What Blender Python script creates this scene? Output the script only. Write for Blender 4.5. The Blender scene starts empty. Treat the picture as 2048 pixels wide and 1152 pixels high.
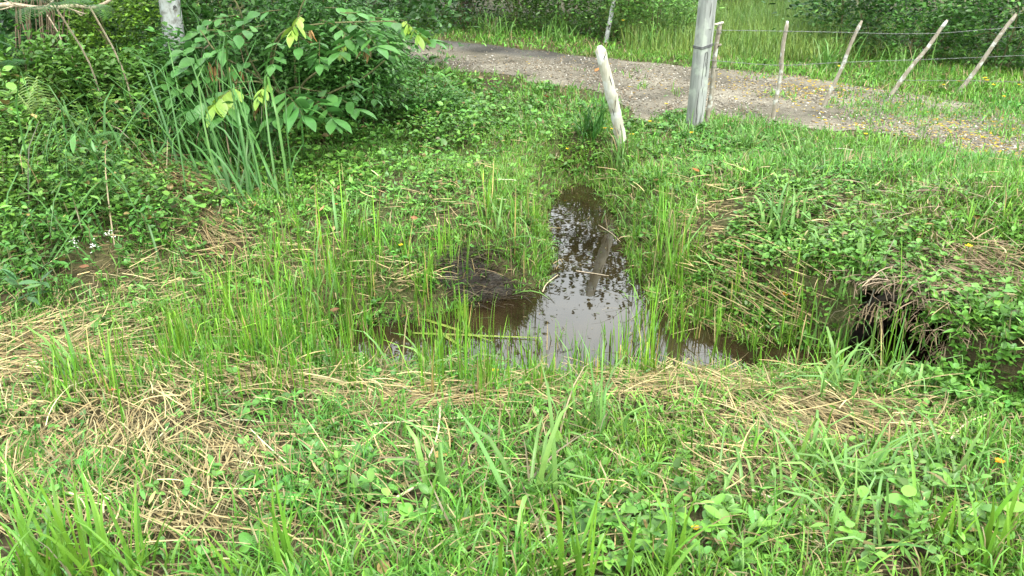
import bpy, math
import numpy as np

rng = np.random.default_rng(11)
PI = math.pi
U = lambda a, b, n=None: rng.uniform(a, b, n)

# ------------------------------------------------------------------ camera model (28 mm, standing eye height, looking down)
TILT = math.radians(24.7); FP = 1600.0; EYE = 1.6
cT, sT = math.cos(TILT), math.sin(TILT)

def ray(px, py):
    a = (px - 1024) / FP; b = (576 - py) / FP
    return np.array([a, cT + b * sT, -sT + b * cT])

def proj(x, y, z):
    d = y * cT - (z - EYE) * sT
    d = np.maximum(d, 0.05)
    return 1024 + FP * x / d, 576 - FP * (y * sT + (z - EYE) * cT) / d

def flat(px, py, z=0.0):
    d = ray(px, py); t = (z - EYE) / d[2]
    return np.array([t * d[0], t * d[1]])

def on_y(px, py, y):
    """the point of the sight line through a photo pixel that lies y metres ahead"""
    d = ray(px, py); t = y / d[1]
    return np.array([t * d[0], y, EYE + t * d[2]])

# ------------------------------------------------------------------ noise
_lat = rng.random((256, 256))
def vnoise(x, y, s=1.0, o=0.0):
    x = np.asarray(x, float) * s + 37.3 + o; y = np.asarray(y, float) * s + 91.7 + o * 1.7
    xi = np.floor(x).astype(int); yi = np.floor(y).astype(int)
    fx = x - xi; fy = y - yi
    fx = fx * fx * (3 - 2 * fx); fy = fy * fy * (3 - 2 * fy)
    g = lambda i, j: _lat[i % 256, j % 256]
    return (g(xi, yi) * (1 - fx) + g(xi + 1, yi) * fx) * (1 - fy) + (g(xi, yi + 1) * (1 - fx) + g(xi + 1, yi + 1) * fx) * fy
def fbm(x, y, s=1.0, o=0.0):
    return vnoise(x, y, s, o) * .55 + vnoise(x, y, s * 2.1, o + 11) * .3 + vnoise(x, y, s * 4.3, o + 23) * .15
def sst(a, b, v):
    t = np.clip((np.asarray(v, float) - a) / (b - a), 0, 1); return t * t * (3 - 2 * t)

# ------------------------------------------------------------------ outline of the water and the road (photo points laid on the ground)
ZW = -0.28
WPX = [(1135,366),(1195,370),(1225,415),(1255,470),(1280,555),(1312,600),(1352,638),(1420,655),(1500,682),(1600,690),(1690,672),(1745,640),
       (1800,700),(1800,770),(1700,762),(1600,752),(1450,752),(1300,745),(1180,752),(1100,758),(1040,752),(950,745),(850,748),(700,735),(640,700),(655,662),
       (720,648),(800,642),(890,622),(975,592),(1075,575),(1098,520),(1085,450),(1100,400)]
WP = np.array([flat(a, b, ZW) for a, b in WPX])
NEAR = [(500,70),(700,92),(800,108),(900,140),(1000,152),(1100,168),(1180,182),(1240,200),(1262,236),(1290,244),(1330,226),(1400,226),(1480,238),(1600,252),(1750,265),(1900,292),(2048,340),(2300,450)]
FAR = [(500,52),(700,66),(800,76),(900,82),(1000,95),(1100,103),(1200,117),(1300,127),(1400,137),(1500,142),(1600,152),(1700,172),(1850,195),(2048,230),(2300,290)]
def resample(P, n):
    P = np.asarray(P, float); d = np.r_[0, np.cumsum(np.linalg.norm(np.diff(P, axis=0), axis=1))]
    t = np.linspace(0, d[-1], n); return np.stack([np.interp(t, d, P[:, i]) for i in range(P.shape[1])], 1)
RN = resample([flat(*p) for p in NEAR], 160); RF = resample([flat(*p) for p in FAR], 160)
RP = np.concatenate([RN, RF[::-1]])

def sdist(x, y, poly):
    sh = np.shape(x); x = np.ravel(x).astype(float); y = np.ravel(y).astype(float)
    best = np.full(x.shape, 1e9); inside = np.zeros(x.shape, bool)
    n = len(poly)
    for i in range(n):
        ax, ay = poly[i]; bx, by = poly[(i + 1) % n]
        dx, dy = bx - ax, by - ay; L = dx * dx + dy * dy + 1e-12
        t = np.clip(((x - ax) * dx + (y - ay) * dy) / L, 0, 1)
        best = np.minimum(best, (x - ax - t * dx) ** 2 + (y - ay - t * dy) ** 2)
        c = ((ay > y) != (by > y)) & (x < (bx - ax) * (y - ay) / (by - ay + 1e-12) + ax)
        inside ^= c
    d = np.sqrt(best); d[inside] *= -1
    return d.reshape(sh)

# ------------------------------------------------------------------ terrain
HOLE = np.array([1.74, 3.16]); HN = np.array([-0.80, -0.60]); HU = np.array([-HN[1], HN[0]])   # culvert mouth, the way it faces, along it
def h_raw(x, y):
    x = np.asarray(x, float); y = np.asarray(y, float)
    base = -0.04 - 0.15 * sst(1.3, 2.9, y)
    base = base + (0.17) * sst(3.3, 4.9, y)
    base = base + 0.30 * sst(-1.3, -3.6, x) * sst(2.8, 5.5, y) + 0.25 * sst(-3.2, -6, x) * sst(5, 7, y)
    base = base + 0.25 * sst(0.75, 1.5, x) * sst(3.4, 4.3, y) * (1 - sst(4.5, 5.9, y))
    base = base + 0.09 * sst(.35, -.1, x) * sst(-1.6, -.6, x) * sst(3.7, 4.2, y) * (1 - sst(5, 6, y))
    base = base + 0.05 * (fbm(x, y, 1.1) - .5) + 0.07 * (fbm(x, y, 3.2, 5) - .5) * (1 - sst(5.5, 6.5, y) * .6)
    w = sdist(x, y, WP)
    m = np.exp(-((x - HOLE[0]) ** 2 + (y - HOLE[1]) ** 2) / .5 ** 2)
    wid = 0.27 - 0.17 * m - .12 * sst(3.6, 3.9, y) * sst(1.2, .6, x) + .1 * sst(3.2, 2.9, y)
    wid = np.maximum(wid, .08) + .42 * np.exp(-((x - .55) / .35) ** 2 - ((y - 6.25) / .45) ** 2)
    rough = .05 * (fbm(x, y, 6, 13) - .5)
    bank = sst(-.25, 1, (w + rough) / wid)
    bed = ZW - 0.025 - 0.14 * sst(0, .22, -w)
    h = bed + (base - bed) * np.where(w > 0, np.maximum(bank, 0), bank * sst(-.1, 0, w))
    # earth mound over the culvert, with a steep face where the pipe comes out
    s = (x - HOLE[0]) * HN[0] + (y - HOLE[1]) * HN[1]; u = (x - HOLE[0]) * HU[0] + (y - HOLE[1]) * HU[1]
    top = 0.05 + 0.31 * np.exp(-((x - 2.5) / .7) ** 2 - ((y - 3.85) / .6) ** 2) + 0.05 * (fbm(x, y, 2.4, 3) - .5)
    k = sst(.05, -.05, s + .05 * (fbm(x, y, 4, 9) - .5) * 2) * sst(1.15, .5, np.abs(u)) * sst(-2.6, -1.6, s)
    h = np.where(k > 0, np.maximum(h, h + (top - h) * k), h)
    r = sdist(x, y, RP)
    h = h * sst(-.05, .55, r) + (0.012 * (fbm(x, y, 1.5, 2) - .5)) * (1 - sst(-.05, .55, r))
    return h

def axis(lo, a, b, hi, fine, mid):
    out = [np.arange(a, b, fine)]
    v, st, l = a, mid, []
    while v > lo: v -= st; l.append(v); st = min(st * 1.10, 8)
    out.insert(0, np.array(l[::-1]))
    v, st, l = out[1][-1], mid, []
    while v < hi: v += st; l.append(v); st = min(st * 1.10, 8)
    out.append(np.array(l)); return np.concatenate(out)
GX = axis(-160, -3.2, 4.2, 160, .026, .05); GY = axis(-60, 1.1, 7.2, 220, .026, .05)
_X, _Y = np.meshgrid(GX, GY, indexing='xy'); GZ = h_raw(_X, _Y)

def hz(x, y):
    x = np.asarray(x, float); y = np.asarray(y, float)
    i = np.clip(np.searchsorted(GX, x) - 1, 0, len(GX) - 2); j = np.clip(np.searchsorted(GY, y) - 1, 0, len(GY) - 2)
    fx = np.clip((x - GX[i]) / (GX[i + 1] - GX[i]), 0, 1); fy = np.clip((y - GY[j]) / (GY[j + 1] - GY[j]), 0, 1)
    return (GZ[j, i] * (1 - fx) + GZ[j, i + 1] * fx) * (1 - fy) + (GZ[j + 1, i] * (1 - fx) + GZ[j + 1, i + 1] * fx) * fy

def at(px, py):
    """where the sight line through a photo pixel meets the terrain"""
    d = ray(px, py); o = np.array([0, 0, EYE]); t = 1.0
    while t < 60:
        p = o + d * t
        if p[2] < hz(p[0], p[1]): break
        t += .02
    lo, hi = t - .02, t
    for _ in range(12):
        m = (lo + hi) / 2; p = o + d * m
        if p[2] < hz(p[0], p[1]): hi = m
        else: lo = m
    p = o + d * hi; p[2] = hz(p[0], p[1]); return p

# ------------------------------------------------------------------ materials
def nodes(name):
    m = bpy.data.materials.new(name); m.use_nodes = True
    nt = m.node_tree; nt.nodes.clear()
    out = nt.nodes.new('ShaderNodeOutputMaterial')
    N = lambda t, **k: _mk(nt, t, k)
    return m, nt, out, N
def _mk(nt, t, k):
    n = nt.nodes.new(t)
    for a, v in k.items():
        if a in n.inputs.keys() if isinstance(a, str) else False: n.inputs[a].default_value = v
        else: setattr(n, a, v)
    return n
def ramp(N, stops):
    r = N('ShaderNodeValToRGB'); e = r.color_ramp.elements
    while len(e) < len(stops): e.new(.5)
    for i, (p, c) in enumerate(stops):
        e[i].position = p; e[i].color = (*c, 1) if len(c) == 3 else c
    return r

def leaf_mat(name, rough=.5, trans=.3, spec=.35, mottling=14.0):
    m, nt, out, N = nodes(name); L = nt.links.new
    a = N('ShaderNodeAttribute', attribute_name='col')
    g = N('ShaderNodeNewGeometry')
    no = N('ShaderNodeTexNoise'); no.inputs['Scale'].default_value = mottling; no.inputs['Detail'].default_value = 3
    L(g.outputs['Position'], no.inputs['Vector'])
    mr = N('ShaderNodeMapRange'); mr.inputs['To Min'].default_value = .52; mr.inputs['To Max'].default_value = 1.08
    L(no.outputs['Fac'], mr.inputs['Value'])
    mx = N('ShaderNodeMix', data_type='RGBA', blend_type='MULTIPLY'); mx.inputs[0].default_value = 1
    L(a.outputs['Color'], mx.inputs[6]); L(mr.outputs['Result'], mx.inputs[7])
    p = N('ShaderNodeBsdfPrincipled'); p.inputs['Roughness'].default_value = rough; p.inputs['Specular IOR Level'].default_value = spec
    L(mx.outputs[2], p.inputs['Base Color'])
    if trans > 0:
        t = N('ShaderNodeBsdfTranslucent'); ms = N('ShaderNodeMixShader'); ms.inputs[0].default_value = trans
        L(mx.outputs[2], t.inputs['Color']); L(p.outputs[0], ms.inputs[1]); L(t.outputs[0], ms.inputs[2]); L(ms.outputs[0], out.inputs[0])
    else: L(p.outputs[0], out.inputs[0])
    return m
M = {}
M['blade'] = leaf_mat('grass_blade', .42, .28, .4)
M['leaf'] = leaf_mat('broad_leaf', .42, .2, .4, 20)
M['straw'] = leaf_mat('dry_straw', .75, .15, .15)
M['dry'] = leaf_mat('dry_leaf', .8, .12, .15, 60)
M['petal'] = leaf_mat('petal', .6, .3, .2)
M['stone'] = leaf_mat('gravel_stone', .85, 0, .2, 60)
M['rot'] = leaf_mat('rotten_grass', .6, 0, .35, 60)

def wood_mat(name, cols, stretch, dark, lichen=None, scale=1.0, crack=.62):
    """weathered wood: grain stretched along the length, dark cracks, pale lichen"""
    m, nt, out, N = nodes(name); L = nt.links.new
    tc = N('ShaderNodeTexCoord'); mp = N('ShaderNodeMapping'); mp.inputs['Scale'].default_value = (scale, scale, scale * stretch)
    L(tc.outputs['Object'], mp.inputs['Vector'])
    n1 = N('ShaderNodeTexNoise'); n1.inputs['Scale'].default_value = 30; n1.inputs['Detail'].default_value = 6; n1.inputs['Roughness'].default_value = .65
    L(mp.outputs[0], n1.inputs['Vector'])
    r1 = ramp(N, [(.3, cols[0]), (.5, cols[1]), (.72, cols[2])]); L(n1.outputs['Fac'], r1.inputs[0])
    n2 = N('ShaderNodeTexNoise'); n2.inputs['Scale'].default_value = 22; n2.inputs['Detail'].default_value = 4; n2.inputs['Distortion'].default_value = .6
    L(mp.outputs[0], n2.inputs['Vector'])
    r2 = ramp(N, [(crack, (0, 0, 0)), (crack + .05, (1, 1, 1))]); L(n2.outputs['Fac'], r2.inputs[0])
    mx = N('ShaderNodeMix', data_type='RGBA'); L(r2.outputs[0], mx.inputs[0]); L(r1.outputs[0], mx.inputs[6]); mx.inputs[7].default_value = (*dark, 1)
    col = mx.outputs[2]
    if lichen:
        n3 = N('ShaderNodeTexNoise'); n3.inputs['Scale'].default_value = 9 * scale; n3.inputs['Detail'].default_value = 5
        L(tc.outputs['Object'], n3.inputs['Vector'])
        r3 = ramp(N, [(.52, (0, 0, 0)), (.6, (1, 1, 1))]); L(n3.outputs['Fac'], r3.inputs[0])
        m2 = N('ShaderNodeMix', data_type='RGBA'); L(r3.outputs[0], m2.inputs[0]); L(col, m2.inputs[6]); m2.inputs[7].default_value = (*lichen, 1); col = m2.outputs[2]
    p = N('ShaderNodeBsdfPrincipled'); p.inputs['Roughness'].default_value = .85; p.inputs['Specular IOR Level'].default_value = .2
    L(col, p.inputs['Base Color'])
    b = N('ShaderNodeBump'); b.inputs['Strength'].default_value = .6; b.inputs['Distance'].default_value = .006
    ad = N('ShaderNodeMath', operation='SUBTRACT'); L(n1.outputs['Fac'], ad.inputs[0]); L(r2.outputs[0], ad.inputs[1]); L(ad.outputs[0], b.inputs['Height'])
    L(b.outputs[0], p.inputs['Normal']); L(p.outputs[0], out.inputs[0]); return m
M['pole'] = wood_mat('weathered_pole', [(.13,.135,.12),(.23,.24,.22),(.33,.34,.31)], .10, (.09,.09,.08), lichen=(.31,.335,.285), scale=.8, crack=.70)
M['log'] = wood_mat('bleached_log', [(.22,.20,.14),(.37,.355,.28),(.47,.46,.39)], .12, (.15,.13,.09), lichen=(.5,.5,.46), scale=.9, crack=.66)
M['stake'] = wood_mat('stake_bark', [(.14,.115,.08),(.24,.21,.16),(.33,.30,.25)], .25, (.07,.055,.04), lichen=(.43,.44,.39), scale=1.6, crack=.66)
M['bark'] = wood_mat('tree_bark', [(.06,.05,.035),(.12,.10,.07),(.2,.17,.13)], .25, (.03,.025,.02), lichen=(.3,.31,.27), scale=1.0)
M['whitebark'] = wood_mat('pale_bark', [(.12,.11,.09),(.34,.35,.32),(.46,.48,.46)], .7, (.05,.045,.04), lichen=(.44,.47,.46), scale=.8, crack=.57)
M['twig'] = wood_mat('dry_twig', [(.22,.17,.11),(.36,.29,.20),(.48,.42,.33)], .25, (.12,.09,.06), scale=2)
M['stalk'] = wood_mat('brown_stalk', [(.07,.05,.03),(.14,.105,.065),(.22,.17,.11)], .25, (.04,.03,.02), scale=2)
M['stem'] = wood_mat('green_stem', [(.07,.08,.03),(.12,.12,.05),(.18,.15,.08)], .25, (.05,.04,.03), scale=2)

def simple(name, col, rough=.6, metal=0, spec=.3, vary=.35, scale=25):
    m, nt, out, N = nodes(name); L = nt.links.new
    tc = N('ShaderNodeTexCoord'); no = N('ShaderNodeTexNoise'); no.inputs['Scale'].default_value = scale; no.inputs['Detail'].default_value = 5
    L(tc.outputs['Object'], no.inputs['Vector'])
    r = ramp(N, [(.3, tuple(c * (1 - vary) for c in col)), (.7, tuple(min(1, c * (1 + vary)) for c in col))]); L(no.outputs['Fac'], r.inputs[0])
    p = N('ShaderNodeBsdfPrincipled'); p.inputs['Roughness'].default_value = rough; p.inputs['Metallic'].default_value = metal; p.inputs['Specular IOR Level'].default_value = spec
    L(r.outputs[0], p.inputs['Base Color'])
    b = N('ShaderNodeBump'); b.inputs['Strength'].default_value = .3; b.inputs['Distance'].default_value = .004; L(no.outputs['Fac'], b.inputs['Height']); L(b.outputs[0], p.inputs['Normal'])
    L(p.outputs[0], out.inputs[0]); return m
M['wire'] = simple('galvanised_wire', (.17,.175,.165), .6, .3)
M['bracket'] = simple('rusty_dark_wire', (.10,.10,.10), .6, .4)
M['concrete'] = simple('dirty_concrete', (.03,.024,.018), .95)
M['cutwood'] = simple('cut_wood', (.42,.38,.31), .85, vary=.5)
M['slit'] = simple('dark_gap', (.03,.028,.025), .9)

def ground_mat():
    m, nt, out, N = nodes('soil'); L = nt.links.new
    g = N('ShaderNodeNewGeometry')
    n1 = N('ShaderNodeTexNoise'); n1.inputs['Scale'].default_value = 2.2; n1.inputs['Detail'].default_value = 8
    n2 = N('ShaderNodeTexNoise'); n2.inputs['Scale'].default_value = 60; n2.inputs['Detail'].default_value = 6; n2.inputs['Roughness'].default_value = .7
    L(g.outputs['Position'], n1.inputs['Vector']); L(g.outputs['Position'], n2.inputs['Vector'])
    r1 = ramp(N, [(.32, (.045,.033,.018)), (.5, (.07,.065,.028)), (.68, (.06,.075,.024))]); L(n1.outputs['Fac'], r1.inputs[0])
    r2 = ramp(N, [(.3, (.4,.4,.4)), (.7, (1.5,1.45,1.35))]); L(n2.outputs['Fac'], r2.inputs[0])
    mx = N('ShaderNodeMix', data_type='RGBA', blend_type='MULTIPLY'); mx.inputs[0].default_value = 1; L(r1.outputs[0], mx.inputs[6]); L(r2.outputs[0], mx.inputs[7])
    p = N('ShaderNodeBsdfPrincipled'); p.inputs['Roughness'].default_value = .9; p.inputs['Specular IOR Level'].default_value = .2
    L(mx.outputs[2], p.inputs['Base Color'])
    b = N('ShaderNodeBump'); b.inputs['Strength'].default_value = .8; b.inputs['Distance'].default_value = .02; L(n2.outputs['Fac'], b.inputs['Height']); L(b.outputs[0], p.inputs['Normal'])
    L(p.outputs[0], out.inputs[0]); return m
def road_mat():
    m, nt, out, N = nodes('gravel_road'); L = nt.links.new
    g = N('ShaderNodeNewGeometry'); a = N('ShaderNodeAttribute', attribute_name='col')
    n1 = N('ShaderNodeTexNoise'); n1.inputs['Scale'].default_value = 1.6; n1.inputs['Detail'].default_value = 7
    v = N('ShaderNodeTexVoronoi'); v.inputs['Scale'].default_value = 60
    v2 = N('ShaderNodeTexVoronoi'); v2.inputs['Scale'].default_value = 95
    for n in (n1, v, v2): L(g.outputs['Position'], n.inputs['Vector'])
    r1 = ramp(N, [(.32, (.095,.086,.064)), (.5, (.178,.16,.124)), (.7, (.26,.238,.188))]); L(n1.outputs['Fac'], r1.inputs[0])
    sep = N('ShaderNodeSeparateColor'); L(v.outputs['Color'], sep.inputs[0])
    r2 = ramp(N, [(.0, (.75,.72,.7)), (.55, (1,.98,.95)), (.88, (1.15,1.12,1.08)), (1, (1.7,1.65,1.55))]); L(sep.outputs[0], r2.inputs[0])
    mx = N('ShaderNodeMix', data_type='RGBA', blend_type='MULTIPLY'); mx.inputs[0].default_value = 1; L(r1.outputs[0], mx.inputs[6]); L(r2.outputs[0], mx.inputs[7])
    wet = N('ShaderNodeMix', data_type='RGBA', blend_type='MULTIPLY'); wet.inputs[0].default_value = 1; L(mx.outputs[2], wet.inputs[6]); L(a.outputs['Color'], wet.inputs[7])
    p = N('ShaderNodeBsdfPrincipled'); p.inputs['Roughness'].default_value = .88; p.inputs['Specular IOR Level'].default_value = .25
    L(wet.outputs[2], p.inputs['Base Color'])
    ad = N('ShaderNodeMath', operation='ADD'); L(v.outputs['Distance'], ad.inputs[0]); L(v2.outputs['Distance'], ad.inputs[1])
    b = N('ShaderNodeBump'); b.inputs['Strength'].default_value = .9; b.inputs['Distance'].default_value = .012; b.invert = True
    L(ad.outputs[0], b.inputs['Height']); L(b.outputs[0], p.inputs['Normal'])
    L(p.outputs[0], out.inputs[0]); return m
def water_mat():
    m, nt, out, N = nodes('muddy_water'); L = nt.links.new
    g = N('ShaderNodeNewGeometry')
    n1 = N('ShaderNodeTexNoise'); n1.inputs['Scale'].default_value = 3; n1.inputs['Detail'].default_value = 5
    n2 = N('ShaderNodeTexNoise'); n2.inputs['Scale'].default_value = 9; n2.inputs['Detail'].default_value = 2
    L(g.outputs['Position'], n1.inputs['Vector']); L(g.outputs['Position'], n2.inputs['Vector'])
    r = ramp(N, [(.35, (.012,.008,.004)), (.65, (.026,.018,.008))]); L(n1.outputs['Fac'], r.inputs[0])
    p = N('ShaderNodeBsdfPrincipled'); p.inputs['Roughness'].default_value = .015; p.inputs['IOR'].default_value = 1.5
    L(r.outputs[0], p.inputs['Base Color'])
    b = N('ShaderNodeBump'); b.inputs['Strength'].default_value = .02; b.inputs['Distance'].default_value = .02; L(n2.outputs['Fac'], b.inputs['Height']); L(b.outputs[0], p.inputs['Normal'])
    L(p.outputs[0], out.inputs[0]); return m
M['ground'] = ground_mat(); M['road'] = road_mat(); M['water'] = water_mat()

# ------------------------------------------------------------------ mesh helpers
COL = bpy.context.scene.collection
class Geo:
    def __init__(s): s.V, s.F, s.C, s.MI, s.n = [], [], [], [], 0
    def add(s, V, F, C=None, mi=0):
        V = np.asarray(V, np.float32).reshape(-1, 3); F = np.asarray(F, np.int64)
        if F.ndim == 2 and F.shape[1] == 3: F = np.concatenate([F, -np.ones((len(F), 1), np.int64) - s.n], 1)
        if C is None: C = (1, 1, 1)
        C = np.broadcast_to(np.asarray(C, np.float32), (len(V), 3)) if np.ndim(C) == 1 else np.asarray(C, np.float32)
        s.V.append(V); s.C.append(C); s.F.append(F + s.n); s.MI.append(np.full(len(F), mi, np.int32)); s.n += len(V); return s
    def build(s, name, mats, parent=None, loc=None, smooth=True, label=None, cat=None, group=None, kind=None):
        V = np.concatenate(s.V); F = np.concatenate(s.F); C = np.concatenate(s.C); MI = np.concatenate(s.MI)
        base = np.zeros(3)
        if parent is not None: base = np.array(ABS[parent.name])
        off = base if loc is None else np.asarray(loc, float)
        me = bpy.data.meshes.new(name)
        tri = F[:, 3] < 0
        cnt = np.where(tri, 3, 4); keep = np.ones(F.shape, bool); keep[tri, 3] = False
        me.vertices.add(len(V)); me.vertices.foreach_set('co', (V - off).astype(np.float32).ravel())
        me.loops.add(int(cnt.sum())); me.loops.foreach_set('vertex_index', F[keep].astype(np.int32))
        me.polygons.add(len(F)); me.polygons.foreach_set('loop_start', np.r_[0, np.cumsum(cnt)[:-1]].astype(np.int32))
        if smooth: me.polygons.foreach_set('use_smooth', np.ones(len(F), bool))
        for m in (mats if isinstance(mats, (list, tuple)) else [mats]): me.materials.append(m)
        if MI.any(): me.polygons.foreach_set('material_index', MI)
        ca = me.color_attributes.new('col', 'FLOAT_COLOR', 'POINT')
        ca.data.foreach_set('color', np.concatenate([C, np.ones((len(C), 1), np.float32)], 1).astype(np.float32).ravel())
        me.update(calc_edges=True); me.validate()
        o = bpy.data.objects.new(name, me); COL.objects.link(o)
        ABS[o.name] = tuple(off)
        if parent is not None: o.parent = parent; o.location = tuple(off - base)
        else: o.location = tuple(off)
        tag(o, label, cat, group, kind); return o
ABS = {}
def tag(o, label=None, cat=None, group=None, kind=None):
    for k, v in (('label', label), ('category', cat), ('group', group), ('kind', kind)):
        if v: o[k] = v
    return o
def thing(name, loc, label, cat, group=None):
    o = bpy.data.objects.new(name, None); COL.objects.link(o); o.location = tuple(float(v) for v in loc); o.empty_display_size = .1
    ABS[o.name] = tuple(float(v) for v in loc); return tag(o, label, cat, group)

def nrm(a): return a / np.maximum(np.linalg.norm(a, axis=-1, keepdims=True), 1e-9)
PROF = {
    'blade': [.8, 1, .92, .75, .5, .06], 'blade3': [.9, 1, .7, .05], 'oval': [.12, .75, 1, .72, .06], 'lance': [.12, .7, 1, .85, .5, .04],
    'leaf2': [.3, 1, .08], 'leaf3': [.15, 1, .8, .05], 'stick': [1, 1, .9, .8], 'stalk': [1, 1, 1, .95, .85, .6], 'pinna': [1, .7, .08], 'round': [.4, .95, 1, .8, .35],
    'big': [.10, .55, .9, 1, .86, .5, .05]}
def strips(P, az, tilt, L, W, prof='blade', bend=0., roll=0., fold=0., col=(.1, .2, .03), side=0.):
    """N leaf- or blade-shaped ribbons: root P, heading az, tilt from the vertical, bending to the ground"""
    P = np.atleast_2d(P); n = len(P); f = lambda v: np.broadcast_to(np.asarray(v, float), (n,))
    az, tilt, L, W, bend, roll, fold, side = map(f, (az, tilt, L, W, bend, roll, fold, side))
    pr = np.array(PROF[prof]); k = len(pr) - 1
    st = np.sin(tilt)
    D = np.stack([np.cos(az) * st, np.sin(az) * st, np.cos(tilt)], 1)
    S0 = np.stack([-np.sin(az), np.cos(az), np.zeros(n)], 1)
    N0 = np.cross(D, S0)
    S = S0 * np.cos(roll)[:, None] + N0 * np.sin(roll)[:, None]
    pts = [P.copy()]; p = P.copy()
    Ds = [D]
    for i in range(k):
        t = (i + .5) / k
        d = nrm(D + np.array([0, 0, -1.]) * (bend * t * t * 1.6)[:, None] + S0 * (side * t)[:, None])
        p = p + d * (L / k)[:, None]; pts.append(p); Ds.append(d)
    C = np.asarray(col, float); C = np.broadcast_to(C, (n, 3)) if C.ndim == 1 else C
    V = []; two = not np.any(fold)
    for i in range(k + 1):
        w = (W * pr[i] * .5)[:, None]
        if two: V += [pts[i] - S * w, pts[i] + S * w]
        else:
            Nn = nrm(np.cross(Ds[i], S)); V += [pts[i] - S * w, pts[i] - Nn * w * fold[:, None] * 2, pts[i] + S * w]
    m = 2 if two else 3
    V = np.stack(V, 1)                                    # n, (k+1)*m, 3
    nv = (k + 1) * m
    fb = []
    for i in range(k):
        for j in range(m - 1): fb.append([i * m + j, i * m + j + 1, (i + 1) * m + j + 1, (i + 1) * m + j])
    F = (np.arange(n)[:, None, None] * nv + np.array(fb)[None]).reshape(-1, 4)
    return V.reshape(-1, 3), F, np.repeat(C, nv, 0)
def tube(P, R, m=8, cap=True, wob=0.):
    P = np.asarray(P, float); n = len(P); R = np.broadcast_to(np.asarray(R, float), (n,))
    T = nrm(np.gradient(P, axis=0)); ref = np.array([0.31, .95, .02]) if abs(T[0, 2]) > .5 else np.array([0., 0, 1])
    A = nrm(np.cross(T, ref)); B = np.cross(T, A)
    a = np.arange(m) * 2 * PI / m
    rr = R[:, None] * (1 + (rng.normal(0, wob, (n, m)) if wob else 0))
    V = P[:, None] + (A[:, None] * np.cos(a)[None, :, None] + B[:, None] * np.sin(a)[None, :, None]) * rr[..., None]
    V = V.reshape(-1, 3); F = []
    for i in range(n - 1):
        for j in range(m): F.append([i * m + j, i * m + (j + 1) % m, (i + 1) * m + (j + 1) % m, (i + 1) * m + j])
    if cap:
        V = np.concatenate([V, P[:1], P[-1:]]); c0, c1 = n * m, n * m + 1
        for j in range(m):
            F.append([(j + 1) % m, j, c0, c0]); F.append([(n - 1) * m + j, (n - 1) * m + (j + 1) % m, c1, c1])
        F = [f if f[2] != f[3] else f[:3] + [-1] for f in F]
    return V, np.array(F)
class Geo2(Geo): pass
def addtube(g, P, R, m=8, cap=True, wob=0., col=(1, 1, 1), mi=0):
    V, F = tube(P, R, m, cap, wob)
    tri = F[:, 3] < 0; F = F.copy(); F[tri, 3] = -1 - g.n
    return g.add(V, F, col, mi)
def bez(P, n=12):
    """smooth curve through the points"""
    P = np.asarray(P, float)
    if len(P) == 2: return P[0] + (P[1] - P[0]) * np.linspace(0, 1, n)[:, None]
    Q = np.concatenate([[2 * P[0] - P[1]], P, [2 * P[-1] - P[-2]]]); out = []
    for i in range(1, len(Q) - 2):
        t = np.linspace(0, 1, max(2, n // (len(P) - 1)), endpoint=(i == len(Q) - 3))[:, None]
        a, b, c, d = Q[i - 1], Q[i], Q[i + 1], Q[i + 2]
        out.append(.5 * (2 * b + (c - a) * t + (2 * a - 5 * b + 4 * c - d) * t ** 2 + (3 * b - a - 3 * c + d) * t ** 3))
    return np.concatenate(out)

def tint(n, base, dv=.22, dh=.12, x=None, y=None):
    """per-leaf colour: brightness and yellow/blue-green drift, slowly varying over the place"""
    b = np.asarray(base, float); v = np.exp(rng.normal(0, dv, n)); h = rng.normal(0, dh, n)
    if x is not None: h = h + (fbm(x, y, .9, 31) - .5) * .45
    C = np.stack([b[0] * v * (1 + 1.1 * h), b[1] * v * (1 + .15 * h), b[2] * v * (1 - .5 * h)], 1)
    return np.clip(C, .004, .9)

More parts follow.
